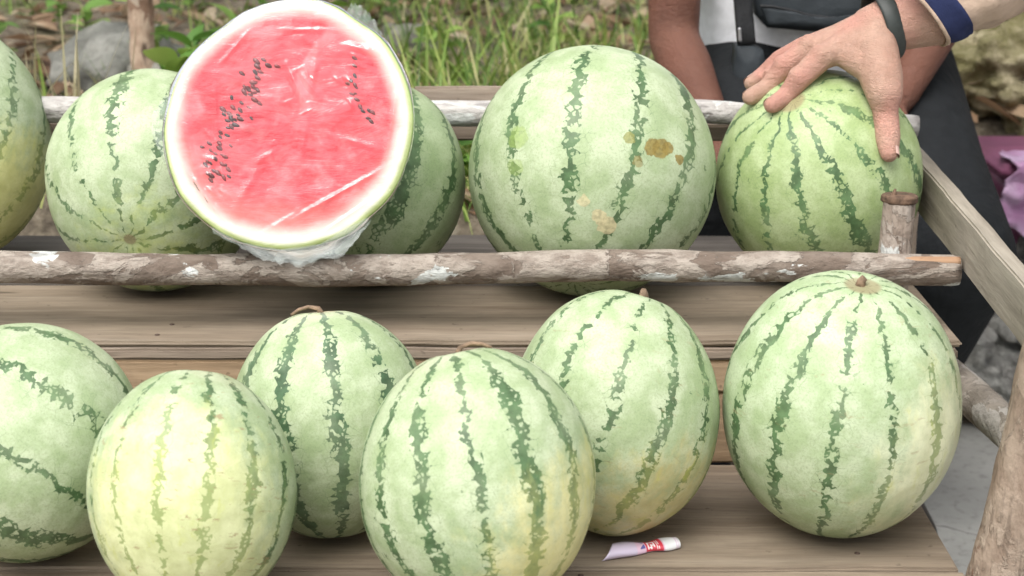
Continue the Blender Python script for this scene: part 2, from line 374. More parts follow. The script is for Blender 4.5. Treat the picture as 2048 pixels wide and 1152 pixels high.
# ------------------------------------------------------------------ watermelons
def melon_mat(name, seed, nst, axisM, width=.50, ground=None, gmin=.55, gstr=.85, light=(.325, .415, .225), light2=(.475, .55, .365),
              dark=(.036, .080, .028), spots=(), yellow=(.60, .59, .24), fade=.0, vor=8.5, smear=0.0, phase=0.0, wob=.16, scar=.988):
    n = NT(name); P0 = n.coord(); P = n.vm('NORMALIZE', P0)
    lo = n.vm('SUBTRACT', n.noise(P, 2.0, 2, .5, w=seed, out='Color'), (.5, .5, .5))
    mi = n.vm('SUBTRACT', n.noise(P, 7.5, 3, .6, w=seed + 2, out='Color'), (.5, .5, .5))
    P1 = n.vm('ADD', n.vm('ADD', P, n.vm('SCALE', lo, scale=wob)), n.vm('SCALE', mi, scale=.15))
    x, y, z = n.sep(P1)
    th = n.ma('MULTIPLY', n.ma('ARCTAN2', y, x), nst / (2 * math.pi))
    s = n.ma('ADD', th, phase)
    d = n.ma('MULTIPLY', n.ma('ABSOLUTE', n.ma('SUBTRACT', n.ma('FRACT', s), .5)), 2)
    wn = n.n('ShaderNodeTexWhiteNoise', noise_dimensions='1D'); n.put(wn.inputs['W'], n.ma('ADD', n.ma('FLOOR', s), seed * 3.7))
    nw = n.noise(P, 3.6, 4, .6, w=seed + 5)
    wd = n.ma('MULTIPLY', n.mr(wn.outputs[0], 0, 1, .62, 1.12, False), n.mr(nw, .28, .72, .52 * width, 1.16 * width, False))
    fi = n.vm('SUBTRACT', n.noise(P, 22, 3, .6, w=seed + 9, out='Color'), (.5, .5, .5))
    P2 = n.vm('ADD', P, n.vm('SCALE', fi, scale=.030))
    v = n.vor(P2, vor, 'DISTANCE_TO_EDGE')
    v2 = n.vor(P2, vor * 2.4, 'DISTANCE_TO_EDGE')
    cap = n.mr(n.noise(P, 6, 3, .5, w=seed + 11), .36, .60, .10, .5)
    thr = n.ma('MULTIPLY', n.ma('SUBTRACT', wd, d), .92)
    dk = n.mr(n.ma('SUBTRACT', v, thr), -.018, .014, 1, 0)
    dk = n.ma('MULTIPLY', dk, n.mr(thr, -.02, .04))
    # pale eyes left open inside the stripe
    eye = n.mr(n.ma('SUBTRACT', v2, n.ma('MINIMUM', n.ma('ADD', thr, .05), cap)), -.02, .05, 0, .85)
    dk = n.ma('MULTIPLY', dk, n.ma('SUBTRACT', 1.0, eye))
    # stray flecks and thin veins between the stripes
    fl = n.noise(P, 4.2, 4, .6, w=seed + 13)
    vein = n.ma('MULTIPLY', n.mr(v, .0, .022, 1, 0), n.mr(fl, .38, .56, .08, .62))
    near = n.mr(n.ma('SUBTRACT', d, wd), .0, .45, 1, .22)
    fleck = n.ma('MULTIPLY', n.mr(fl, .665, .70), n.mr(v2, .05, .16, .9, 0))
    mask = n.ma('MAXIMUM', dk, n.ma('MAXIMUM', n.ma('MULTIPLY', vein, near), fleck))
    sp = n.noise(P, 55, 3, .65, w=seed + 17); me = n.noise(P, 4.0, 5, .6, w=seed + 19)
    dots = n.vor(P, 70, 'F1')
    lt = n.mix(n.mr(me, .35, .66), light, light2)
    lt = n.mix(n.mr(sp, .45, .68, 0, .38), lt, tuple(c * .60 for c in light))
    lt = n.mix(n.mr(n.noise(P, 130, 2, .5, w=seed + 18), .58, .70, 0, .35), lt, tuple(c * .5 for c in light))
    lt = n.mix(n.mr(dots, .08, .2, .28, 0), lt, (.60, .70, .45))
    dc = n.mix(n.mr(n.noise(P, 9, 4, .6, w=seed + 23), .35, .68), dark, tuple(c * 1.9 + .01 for c in dark))
    strg = n.mr(n.noise(P, 2.6, 3, .5, w=seed + 27), .3, .62, .70 - fade, .95 - fade * .6)
    c = n.mix(n.ma('MULTIPLY', mask, strg), lt, dc)
    if ground is not None:
        g = axisM.transposed() @ Vector(ground).normalized()
        dp = n.vm('DOT_PRODUCT', P, tuple(g), out='Value')
        gm = n.ma('ADD', dp, n.ma('MULTIPLY', n.ma('SUBTRACT', n.noise(P, 3.5, 5, .62, w=seed + 31), .5), .75))
        st_ = n.noise(n.vm('MULTIPLY', P1, (9.0, 9.0, 1.6)), 1.0, 4, .6, w=seed + 33)
        gm = n.mr(n.ma('ADD', gm, n.ma('MULTIPLY', n.ma('SUBTRACT', st_, .5), .9)), gmin - .05, gmin + .5)
        yl = n.mix(n.mr(me, .35, .65), yellow, tuple(min(.8, q * 1.12 + .06) for q in yellow))
        yl = n.mix(n.ma('MULTIPLY', mask, .6), yl, (.20, .28, .06))
        yl = n.mix(n.mr(st_, .55, .7, 0, .4), yl, (.52, .55, .10))
        c = n.mix(n.ma('MULTIPLY', gm, gstr), c, yl)
    if smear > 0:
        sm = n.noise(n.map(P, rot=(.4, .3, .2), scale=(1, 1, 3.2)), 4.0, 6, .7, 1.2, w=seed + 37)
        c = n.mix(n.mr(sm, .59, .66, 0, smear), c, (.30, .21, .11))
    x0, y0, z0 = n.sep(P)
    for (dirv, rad, colr, stg) in spots:
        q = axisM.transposed() @ Vector(dirv).normalized()
        ds = n.vm('DISTANCE', n.vm('ADD', P, n.vm('SCALE', n.vm('SUBTRACT', n.noise(P, 8, 4, .6, w=seed + 41, out='Color'), (.5, .5, .5)), scale=.13)), tuple(q), out='Value')
        cc = n.mix(n.mr(n.noise(P, 30, 3), .4, .65), colr, tuple(k * .7 for k in colr))
        c = n.mix(n.mr(ds, rad * .85, rad, stg, 0), c, cc)
    # browner skin just round the stem end
    c = n.mix(n.mr(z0, scar, .5 + scar / 2, 0, .7), c, (.27, .21, .12))
    rg = n.mr(me, .3, .7, .38, .54)
    h = n.ma('ADD', n.ma('MULTIPLY', n.noise(P, 5, 3, .5, w=3), 1.0), n.ma('MULTIPLY', sp, .05))
    return n.done(c, rg, n.bump(h, .16, .01), .42)

M_STEM = simple('dry_stem', (.21, .145, .095), .85, .4, 120, .5)
UNIT = bmesh.new(); bmesh.ops.create_icosphere(UNIT, subdivisions=6, radius=1)
UNIT_V = np.array([v.co[:] for v in UNIT.verts]); UNIT_F = [[v.index for v in f.verts] for f in UNIT.faces]; UNIT.free()
MELON = {}
def melon(key, px, py, rx, ry, shelf, axis, label, seed, nst, stem=0, depth=.97, rest=.0015, group=None, t=None, **kw):
    d = ray(px, py)
    # the ball rests on its shelf: solve its distance along the ray from its lowest point
    tt = t or (CAM_Z - shelf - rest) / (-(d.z) + ry / FPX)
    C = Vector((0, 0, CAM_Z)) + d * tt
    Sx, Sz = rx / FPX * tt, ry / FPX * tt
    Sy = Sx * depth
    ax = camdir(*axis); q = ax.to_track_quat('Z', 'Y'); Rm = q.to_matrix()
    A = np.array(Rm); Wd = (UNIT_V @ A.T)
    lump = np.array([1 + .012 * mnoise.noise(Vector(p) * 1.6 + Vector((seed * 4.1, 0, 0))) + .004 * mnoise.noise(Vector(p) * 4 + Vector((0, seed, 0))) for p in UNIT_V])
    # shallow dimple at both ends
    zz = UNIT_V[:, 2]; lump -= .035 * np.exp(-((1 - np.abs(zz)) / .012))
    Wd = Wd * lump[:, None] * np.array((Sx, Sy, Sz))
    low = Wd[:, 2].min()
    Lc = Wd @ A
    me = bpy.data.meshes.new('watermelon'); me.from_pydata(Lc.tolist(), [], UNIT_F); me.update()
    o = link('watermelon', me, melon_mat('rind_' + key.lower(), seed, nst, Rm, **kw))
    C.z = shelf + rest - low if t is None else C.z
    o.matrix_world = Matrix.Translation(C) @ Rm.to_4x4()
    tag(o, label, 'watermelon', 'whole watermelons on the stand')
    MELON[key] = (C, (Sx, Sy, Sz), Rm, o)
    if stem:
        top = Vector(Lc[np.argmax(UNIT_V[:, 2])])
        rnd = random.Random(seed * 13 + 1); r = Sx
        pts = [top + Vector((0, 0, -.003))]
        if stem == 1:       # short shrivelled stub
            pts += [top + Vector((.001, .001, .004)), top + Vector((.003, 0, .007))]; rad = [.0055, .0042, .0035]
        else:               # curled dry stem lying over the top
            dx, dy = rnd.uniform(-1, 1), rnd.uniform(-1, 1); l = math.hypot(dx, dy); dx, dy = dx / l, dy / l
            if stem == 3: w_ = Rm.transposed() @ Vector((1, 0, .1)); dx, dy = w_.x, w_.y
            pts += [top + Vector((dx * .003, dy * .003, .0045)), top + Vector((dx * .012, dy * .012, .0065)), top + Vector((dx * .021, dy * .021, .0045)), top + Vector((dx * .028, dy * .028, .0))]
            rad = [.0042, .0021, .0017, .0015, .0018]
        bm = bmesh.new(); prev = None
        for k, (p, rr) in enumerate(zip(pts, rad)):
            dirv = (pts[min(k + 1, len(pts) - 1)] - pts[max(k - 1, 0)]).normalized(); qq = dirv.to_track_quat('Z', 'Y')
            ring = [bm.verts.new(p + qq @ Vector((math.cos(j * math.pi / 4) * rr * rnd.uniform(.8, 1.2), math.sin(j * math.pi / 4) * rr * rnd.uniform(.8, 1.2), 0))) for j in range(8)]
            if prev: [bm.faces.new((prev[j], prev[(j + 1) % 8], ring[(j + 1) % 8], ring[j])) for j in range(8)]
            else: bm.faces.new(ring[::-1])
            prev = ring
        bm.faces.new(prev)
        sm = bpy.data.meshes.new('stem'); bm.to_mesh(sm); bm.free()
        so_ = link('stem', sm, M_STEM); so_.parent = o
    return o
BROWN, BEIGE = (.27, .20, .05), (.62, .55, .33)
melon('U0', -92, 285, 190, 238, ZU, (.1, .95, -.3), 'tall oval pale watermelon cut off by the left edge, on the upper shelf', 1, 11, ground=camdir(.35, -.75, .4), gmin=.35, fade=.12)
melon('U1', 308, 362, 213, 223, ZU, (-.08, -.62, .78), 'pale watermelon showing its blossom end low in front, left of the cut half', 2, 12, depth=.93, width=.44, ground=camdir(.1, -.7, .6), gmin=.72, gstr=.6, yellow=(.46, .52, .16), phase=.2, scar=.9975)
melon('U2', 726, 362, 206, 211, ZU, (.25, .9, -.2), 'green watermelon half hidden behind the right side of the cut half', 3, 11, depth=.97, width=.44, light=(.285, .375, .195), light2=(.40, .48, .295))
def u3d(px, py, dy=16): py += dy; return camdir((px - 1184) / 246, (342 - py) / 252, math.sqrt(max(.05, 1 - ((px - 1184) / 246) ** 2 - ((342 - py) / 252) ** 2)))
melon('U3', 1184, 342, 246, 252, ZU, (.15, .93, -.33), 'largest round watermelon with brown scabs and a beige scar, upper shelf', 4, 12, width=.47, phase=.45,
      spots=[(u3d(1308, 293), .085, BROWN, .9), (u3d(1290, 292), .075, BROWN, .9), (u3d(1322, 296), .06, BROWN, .9), (u3d(1246, 275), .055, (.27, .27, .08), .8), (u3d(1345, 315), .045, BROWN, .9), (u3d(1262, 322), .05, (.3, .22, .07), .55),
             (u3d(1188, 432), .07, BEIGE, .9), (u3d(1203, 448), .075, BEIGE, .9), (u3d(1158, 400), .055, BEIGE, .75), (u3d(1036, 270), .10, (.30, .42, .10), .5), (u3d(1030, 330), .08, (.30, .42, .10), .4)])
melon('U4', 1637, 355, 205, 215, ZU, (-.37, .67, .64), 'yellow-green watermelon under the reaching hand, right end of the upper shelf', 5, 14, width=.46, light=(.295, .39, .165), light2=(.42, .51, .275), dark=(.042, .092, .034), ground=camdir(.7, -.3, .5), gmin=1.0, gstr=.4, yellow=(.40, .47, .12))
melon('L0', 50, 885, 236, 240, ZL, (-.78, .6, .12), 'watermelon with slanting stripes cut off by the left edge, lower shelf', 6, 10, width=.46, wob=.22)
melon('L1', 385, 985, 207, 250, ZL, (.05, .97, -.1), 'yellowish watermelon with faded stripes in front, left of the lower shelf', 7, 14, width=.46, ground=camdir(0, -.25, .9), gmin=.28, gstr=.74, smear=.75, depth=1.0, yellow=(.58, .60, .30))
melon('L2', 660, 846, 200, 234, ZL, (-.07, .99, .06), 'boldly striped watermelon with a curled dry stem behind the two front ones', 8, 11, stem=2, width=.5, dark=(.026, .066, .027))
melon('L3', 955, 965, 237, 270, ZL, (-.17, .985, .02), 'closely striped watermelon with dry stem, front middle of the lower shelf', 9, 14, stem=3, width=.56, ground=camdir(.75, -.5, .4), gmin=.55, yellow=(.60, .56, .25), depth=1.0, phase=.3)
melon('L4', 1230, 825, 208, 252, ZL, (.28, .955, .02), 'tall watermelon with upright stem stub behind the small wrapper', 10, 12, stem=1, width=.46, ground=camdir(.3, -.9, .3), gmin=.55, yellow=(.50, .44, .2), smear=.3, phase=.1)
melon('L5', 1683, 808, 236, 272, ZL, (.08, .9, .42), 'big watermelon with stem scar facing forward at the right end of the lower shelf', 11, 13, stem=1, width=.47, light=(.34, .44, .24), light2=(.485, .57, .38), ground=camdir(.8, -.45, .35), gmin=.5, yellow=(.60, .61, .40), gstr=.8, smear=.35, phase=.15)

# ------------------------------------------------------------------ cut half wrapped in film
def cut_half():
    OUT = [(825, 214), (827, 243), (822, 285), (810, 330), (786, 384), (764, 411), (737, 433), (699, 467), (640, 488), (600, 498), (562, 500), (494, 488), (446, 469), (397, 433), (358, 389), (334, 321), (327, 253), (336, 209), (358, 146), (407, 87), (446, 56), (494, 24), (543, 7), (592, 0), (640, 2), (669, 12), (703, 34), (728, 51), (752, 66), (776, 92), (796, 126), (815, 170)]
    lean = R(11); c0 = atY(577, 250, 1.772)
    eu = Vector((1, 0, 0)); ev = Vector((0, math.sin(lean), math.cos(lean))); en = Vector((0, -math.cos(lean), math.sin(lean)))
    def onface(px, py):
        d = ray(px, py); o = Vector((0, 0, CAM_Z)); t = (c0 - o).dot(en) / d.dot(en); p = o + d * t - c0
        return p.dot(eu), p.dot(ev)
    ol = [onface(*p) for p in OUT]
    th = np.array([math.atan2(v, u) for u, v in ol]); rr = np.array([math.hypot(u, v) for u, v in ol])
    od = np.argsort(th); th, rr = th[od], rr[od]
    th3 = np.concatenate([th - 2 * math.pi, th, th + 2 * math.pi]); rr3 = np.concatenate([rr] * 3)
    NS = 144
    an = np.arange(NS) * 2 * math.pi / NS - math.pi
    ro = np.interp(an, th3, rr3); ro = (ro + np.roll(ro, 1) + np.roll(ro, -1)) / 3
    root = empty('cut_watermelon', c0 + ev * -.12)
    tag(root, 'halved watermelon with red flesh and black seeds wrapped in clear film, propped on the rail', 'watermelon')
    def W(u, v, h): return c0 + eu * u + ev * v + en * h
    # flesh face: gently uneven, fading red > white > green in the material by radius (attribute)
    KR = 40; vs, fs, rad = [], [], []
    for k in range(KR + 1):
        f = k / KR
        for j in range(NS):
            r = ro[j] * f; u, v = r * math.cos(an[j]), r * math.sin(an[j])
            h = .0016 * fbm((u * 22, v * 22, 3)) + .001 * fbm((u * 60, v * 60, 8)) - (.004 * max(0, (f - .95) / .05) ** 2)
            vs.append(W(u, v, h)); rad.append(f)
    for k in range(KR):
        for j in range(NS):
            j2 = (j + 1) % NS; fs.append((k * NS + j, k * NS + j2, (k + 1) * NS + j2, (k + 1) * NS + j))
    me = pym('flesh', vs, fs); at = me.attributes.new('rad', 'FLOAT', 'POINT'); at.data.foreach_set('value', rad)
    at2 = me.attributes.new('fuv', 'FLOAT_VECTOR', 'POINT')
    at2.data.foreach_set('vector', np.array([((Vector(v) - c0).dot(eu), (Vector(v) - c0).dot(ev), 0) for v in vs]).ravel())
    n = NT('red_flesh'); A = n.n('ShaderNodeAttribute', attribute_name='rad').outputs['Fac']; P = n.n('ShaderNodeAttribute', attribute_name='fuv').outputs['Vector']
    nz = n.noise(P, 14, 4, .55); n2 = n.noise(P, 60, 4, .6); n3 = n.noise(P, 9, 3, .5, w=5)
    x, y, z = n.sep(P)
    # the rind is thicker towards the lower right and bottom
    dirn = n.ma('ADD', n.ma('MULTIPLY', x, .16), n.ma('MULTIPLY', y, -.26))
    f = n.ma('ADD', n.ma('ADD', A, n.ma('MULTIPLY', n.ma('SUBTRACT', nz, .5), .06)), dirn)
    red = n.mix(n.mr(nz, .3, .7), (.62, .026, .050), (.78, .085, .110))
    red = n.mix(n.mr(n.noise(n.map(P, rot=(0, 0, .7), scale=(1, 4, 1)), 18, 4, .6, w=2), .55, .78, 0, .30), red, (.88, .25, .25))
    sw = n.noise(P, 11, 4, .6, 2.2, w=9)
    red = n.mix(n.mr(sw, .48, .70, 0, .55), red, (.90, .30, .32))
    red = n.mix(n.mr(n2, .45, .75, 0, .2), red, (.88, .22, .22))
    red = n.mix(n.mr(n.ma('ADD', n.ma('ADD', A, n.ma('MULTIPLY', y, -3.2)), n.ma('MULTIPLY', n.ma('SUBTRACT', n3, .5), .5)), .75, 1.1, 0, .45), red, (.90, .34, .30))
    c = n.mix(n.mr(f, .80, .955), red, (.86, .83, .75))
    c = n.mix(n.mr(n.ma('ADD', A, n.ma('MULTIPLY', dirn, .3)), .945, .985), c, (.62, .72, .30))
    c = n.mix(n.mr(A, .985, .998), c, (.30, .44, .12))
    n.done(c, .32, n.bump(n.ma('ADD', n2, nz), .25, .004), .5, Subsurface_Weight=.0)
    n.b.inputs['Subsurface Radius'].default_value = (.012, .005, .004); n.b.inputs['Subsurface Scale'].default_value = .5
    link('flesh', me, n.m, root)
    # rind bowl behind the face
    KB = 24; vs, fs = [], []; D = .088
    for k in range(KB + 1):
        p = k / KB * math.pi / 2
        for j in range(NS):
            r = ro[j] * math.cos(p) * 1.004; u, v = r * math.cos(an[j]), r * math.sin(an[j])
            vs.append(W(u, v, -.0042 - D * math.sin(p)))
    for k in range(KB):
        for j in range(NS):
            j2 = (j + 1) % NS; fs.append((k * NS + j, (k + 1) * NS + j, (k + 1) * NS + j2, k * NS + j2))
    n = NT('half_rind'); P = n.coord(); q = n.sep(P)
    s = n.noise(P, 30, 4); c = n.mix(n.mr(s, .4, .6), (.36, .50, .20), (.50, .62, .30))
    c = n.mix(n.mr(n.noise(n.map(P, scale=(9, 2, 2)), 5, 4, .6, .5), .56, .62), c, (.08, .17, .06))
    link('rind', pym('rind', vs, fs), n.done(c, .35, None, .5), root)
    # seeds
    bm = bmesh.new(); bmesh.ops.create_uvsphere(bm, u_segments=10, v_segments=7, radius=1)
    for v in bm.verts:
        t = (v.co.x + 1) / 2; v.co.y *= .52 * (1.12 - .55 * t ** 2); v.co.z *= .38
    sm = bpy.data.meshes.new('seed'); bm.to_mesh(sm); bm.free()
    n = NT('seed_coat'); n.done(n.mix(n.n('ShaderNodeObjectInfo').outputs['Random'], (.025, .011, .012), (.26, .045, .05)), .3, None, .5); sm.materials.append(n.m)
    sm.polygons.foreach_set('use_smooth', [True] * len(sm.polygons))
    rnd = random.Random(5); placed = []
    band1 = [(538, 118), (513, 150), (505, 185), (478, 215), (462, 245), (442, 290), (428, 325), (440, 362)]
    band2 = [(712, 112), (703, 150), (708, 185), (722, 212), (742, 238)]
    def scatter(band, k, wdt, pw):
        tries = 0; done = 0
        while done < k and tries < 4000:
            tries += 1; s = rnd.random() ** pw * (len(band) - 1); i = min(int(s), len(band) - 2); fr_ = s - i
            px = band[i][0] + (band[i + 1][0] - band[i][0]) * fr_ + rnd.gauss(0, wdt); py = band[i][1] + (band[i + 1][1] - band[i][1]) * fr_ + rnd.gauss(0, 7)
            if any((px - a) ** 2 + (py - b) ** 2 < 8 ** 2 for a, b in placed): continue
            placed.append((px, py)); u, v = onface(px, py); done += 1
            o = bpy.data.objects.new('seed', sm); COL.objects.link(o); o.parent = root; sc = rnd.uniform(.0028, .0047)
            ang = R(rnd.gauss(-38, 16))
            M = Matrix((eu, ev, en)).transposed().to_4x4()
            o.matrix_world = Matrix.Translation(W(u, v, -.0005)) @ M @ Matrix.Rotation(ang, 4, 'Z') @ Matrix.Rotation(rnd.gauss(0, .25), 4, 'Y') @ Matrix.Scale(sc, 4)
            o.matrix_parent_inverse = Matrix.Translation(-root.location)
    scatter(band1, 62, 15, .62); scatter(band2, 16, 5, .9)
    # cling film: taut over the face with ridges, gathered below and at the top right
    n = NT('cling_film'); P = n.coord()
    wr = n.noise(n.map(P, rot=(0, .6, 0), scale=(1, 1, 3.5)), 14, 5, .6, 1.5); wf = n.noise(P, 55, 4, .6, .8)
    nb = n.bump(n.ma('ADD', n.ma('MULTIPLY', wr, 1.0), n.ma('MULTIPLY', wf, .10)), .17, .012)
    gl = n.n('ShaderNodeBsdfGlossy'); gl.inputs['Roughness'].default_value = .10; n.put(gl.inputs['Normal'], nb); gl.inputs['Color'].default_value = (1, 1, 1, 1)
    tr = n.n('ShaderNodeBsdfTransparent'); fr2 = n.n('ShaderNodeFresnel'); fr2.inputs['IOR'].default_value = 1.45; n.put(fr2.inputs['Normal'], nb)
    mx = n.n('ShaderNodeMixShader'); n.put(mx.inputs[0], n.ma('MULTIPLY', n.ma('ADD', fr2.outputs[0], .03), 1.3, clamp=True))
    n.t.links.new(tr.outputs[0], mx.inputs[1]); n.t.links.new(gl.outputs[0], mx.inputs[2]); n.t.links.new(mx.outputs[0], n.out.inputs[0])
    n.t.nodes.remove(n.b); FILM = n.m
    n = NT('loose_film'); n.done((.62, .68, .66), .12, None, .45, Alpha=.22); FILM2 = n.m
    ridges = [((555, 455), (780, 330), .0035, .0022), ((372, 250), (405, 400), .004, .0018), ((430, 170), (436, 290), .0025, .0015), ((575, 130), (610, 205), .006, .003), ((596, 140), (640, 195), .005, .002),
              ((690, 90), (760, 105), .005, .003), ((640, 60), (625, 180), .004, .0015), ((660, 270), (770, 300), .004, .0012), ((500, 330), (560, 300), .005, .001), ((470, 420), (520, 330), .006, .0015), ((690, 140), (720, 200), .006, .002), ((345, 300), (470, 470), .003, .002), ((800, 150), (770, 330), .003, .002), ((500, 60), (440, 130), .003, .0016), ((560, 60), (700, 60), .003, .0014), ((640, 470), (770, 380), .0025, .002), ((380, 160), (350, 260), .003, .0018), ((520, 470), (600, 420), .0025, .0016), ((620, 210), (600, 330), .004, .0012)]
    rw = random.Random(12)
    for (cx_, cy_, sx_, sy_, k_) in ((430, 318, 16, 36, 12), (706, 152, 12, 22, 9), (730, 108, 26, 12, 7), (768, 386, 18, 14, 5), (420, 392, 26, 12, 5), (600, 165, 22, 30, 7)):
        for _ in range(k_):
            a_ = rw.uniform(0, 3.14); l_ = rw.uniform(5, 15); x_, y_ = rw.gauss(cx_, sx_), rw.gauss(cy_, sy_)
            ridges.append(((x_ - math.cos(a_) * l_, y_ - math.sin(a_) * l_), (x_ + math.cos(a_) * l_, y_ + math.sin(a_) * l_), rw.uniform(.0016, .003), rw.uniform(.0007, .0018)))
    rg = [(onface(*a), onface(*b), w_, h_) for a, b, w_, h_ in ridges]
    def film_h(u, v):
        h = .0026 + .0022 * max(0, fbm((u * 14 + 4, v * 14, 6))) + .0006 * fbm((u * 50, v * 50, 2))
        for (a, b, w_, h_) in rg:
            ax, ay = b[0] - a[0], b[1] - a[1]; L2 = ax * ax + ay * ay; t = max(0, min(1, ((u - a[0]) * ax + (v - a[1]) * ay) / L2))
            dd = math.hypot(u - a[0] - ax * t, v - a[1] - ay * t); h += h_ * max(0, 1 - dd / w_) * (math.sin(math.pi * min(1, max(.05, t))) * .7 + .3)
        return h
    KF = 110; N2 = 288; an2 = np.arange(N2) * 2 * math.pi / N2 - math.pi; ro2 = np.interp(an2, th3, rr3)
    ro2 = (ro2 + np.roll(ro2, 1) + np.roll(ro2, -1)) / 3
    vs, fs = [], []
    for k in range(KF + 1):
        f = k / KF
        for j in range(N2):
            r = ro2[j] * f * 1.008 ; u, v = r * math.cos(an2[j]), r * math.sin(an2[j])
            vs.append(W(u, v, film_h(u, v) * (1 if f < .97 else (1 - f) / .03 * .7 + .3)))
    # round the edge and part of the way behind, puckered
    for k in range(1, 26):
        p = k / 25 * 1.25
        for j in range(N2):
            puck = .0007 * math.sin(an2[j] * 31 + 3 * math.sin(an2[j] * 5)) * min(1, k / 6) + .003 * fbm((an2[j] * 3, k * .2, 2))
            lowb = max(0, math.cos(an2[j] + R(82))) ** 10   # slack at the bottom
            r = ro2[j] * (1.008 + .012 * min(1, k / 4)) * math.cos(p * .85) + puck + .010 * lowb * math.sin(min(1, k / 9) * math.pi) ; u, v = r * math.cos(an2[j]), r * math.sin(an2[j])
            vs.append(W(u, v, .0008 - (D + .004) * math.sin(p)))
    for k in range(KF + 25):
        for j in range(N2):
            j2 = (j + 1) % N2; fs.append((k * N2 + j, k * N2 + j2, (k + 1) * N2 + j2, (k + 1) * N2 + j))
    film = link('plastic_film', pym('plastic_film', vs, fs), FILM, root)
    def flap(pts, hs, seed, amp=.006, name='film_flap'):
        # loose crumpled piece: a grid between two edges given in the picture, standing proud of the face
        (e0, e1) = pts; NU, NV = 60, 26; vs = []
        def along(e, s):
            s *= len(e) - 1; i = min(int(s), len(e) - 2); return Vector((*onface(*e[i]), 0)).lerp(Vector((*onface(*e[i + 1]), 0)), s - i)
        for i in range(NU + 1):
            for k in range(NV + 1):
                s, t = i / NU, k / NV; p = along(e0, s).lerp(along(e1, s), t)
                h = hs[0] + (hs[1] - hs[0]) * t + amp * (fbm((s * 4 + seed, t * 1.6, 1), 1, 2) + .35 * mnoise.noise(Vector((s * 13 + seed, t * 2, 3)))) * (t * .8 + .2)
                e_ = amp * .7 * fbm((s * 12, seed, 7)) * t
                vs.append(W(p.x, p.y + e_, h))
        fs = [(i * (NV + 1) + k, (i + 1) * (NV + 1) + k, (i + 1) * (NV + 1) + k + 1, i * (NV + 1) + k + 1) for i in range(NU) for k in range(NV)]
        link(name, pym(name, vs, fs), FILM2, film)
    flap(([(420, 452), (480, 484), (560, 499), (640, 488), (735, 434)], [(430, 466), (520, 515), (590, 532), (690, 510), (738, 446)]), (-.002, .006), 2)
    flap(([(560, 499), (640, 488), (700, 467), (738, 432)], [(545, 520), (625, 527), (705, 492), (742, 440)]), (-.008, -.002), 11)
    flap(([(690, 26), (720, 44), (755, 68), (775, 92)], [(700, 6), (722, 10), (745, 36), (774, 84)]), (-.004, -.01), 7, .005)
    flap(([(344, 190), (332, 230), (329, 270), (334, 320)], [(322, 192), (300, 230), (300, 270), (324, 326)]), (-.004, -.012), 5, .005)
cut_half()

# ------------------------------------------------------------------ small wrapper on the lower shelf
def wrapper():
    c = atZ(1291, 1101, ZL); root_loc = Vector((c.x, c.y, ZL))
    NU, NV = 40, 28; vs = []; uvs = []
    L = .061
    for i in range(NU + 1):
        s = i / NU
        for k in range(NV + 1):
            t = k / NV
            open_ = max(0, 1 - s * 2.6)
            r = .0098 + .004 * open_ + .0010 * math.sin(s * 9)
            ang = R(-30) + t * R(190 - 45 * open_)
            x = (s - .5) * L - open_ * t * .0 - .017 * open_ * (1 - t)
            y = -math.cos(ang) * r + .001 * math.sin(s * 14 + t * 5); z = r * .62 * (math.sin(ang) + math.sin(R(30)) * (1 - t)) + .0012
            vs.append((x, y, max(.0008, z))); uvs.append((s, t))
    fs = [(i * (NV + 1) + k, (i + 1) * (NV + 1) + k, (i + 1) * (NV + 1) + k + 1, i * (NV + 1) + k + 1) for i in range(NU) for k in range(NV)]
    me = pym('wrapper', vs, fs); uvl = me.uv_layers.new(name='UVMap')
    for lp in me.loops: uvl.data[lp.index].uv = uvs[lp.vertex_index]
    n = NT('printed_wrapper'); U = n.coord('UV'); x, y, z = n.sep(U)
    def band(v, a, b, e=.008): return n.ma('MULTIPLY', n.mr(v, a - e, a + e), n.mr(v, b - e, b + e, 1, 0))
    def rect(a, b, c_, d): return n.ma('MULTIPLY', band(x, a, b), band(y, c_, d, .015))
    c = n.mix(n.mr(x, .3, .75), (.62, .55, .70), (.74, .76, .78))
    c = n.mix(band(x, .33, .74), c, (.72, .52, .66))
    c = n.mix(rect(.46, .72, .05, .92), c, (.62, .05, .08))
    for (a, b, c_, d) in ((.49, .51, .2, .62), (.535, .555, .2, .5), (.58, .60, .34, .62), (.49, .60, .58, .64), (.625, .635, .18, .7), (.65, .662, .2, .36), (.65, .662, .44, .66), (.515, .535, .26, .33), (.555, .58, .4, .47)):
        c = n.mix(rect(a, b, c_, d), c, (.86, .82, .84))
    c = n.mix(n.ma('MULTIPLY', rect(.37, .45, .28, .5), n.mr(n.ma('SUBTRACT', n.ma('MULTIPLY', x, 2.6), y), .62, .66)), c, (.12, .12, .36))
    for (a, b, c_, d) in ((.40, .44, .54, .58), (.39, .45, .62, .65), (.41, .455, .68, .71)): c = n.mix(rect(a, b, c_, d), c, (.2, .22, .45))
    c = n.mix(band(x, .93, .945), c, (.66, .52, .66)); c = n.mix(band(x, .96, .972), c, (.66, .52, .66))
    m = n.done(c, .25, None, .5, Coat_Weight=.4)
    o = link('candy_wrapper', me, m); o.location = root_loc; o.rotation_euler = (0, 0, R(19))
    sol = o.modifiers.new('thickness', 'SOLIDIFY'); sol.thickness = .0003
    tag(o, 'small curled white wrapper with red and purple print lying on the lower shelf', 'wrapper')
wrapper()

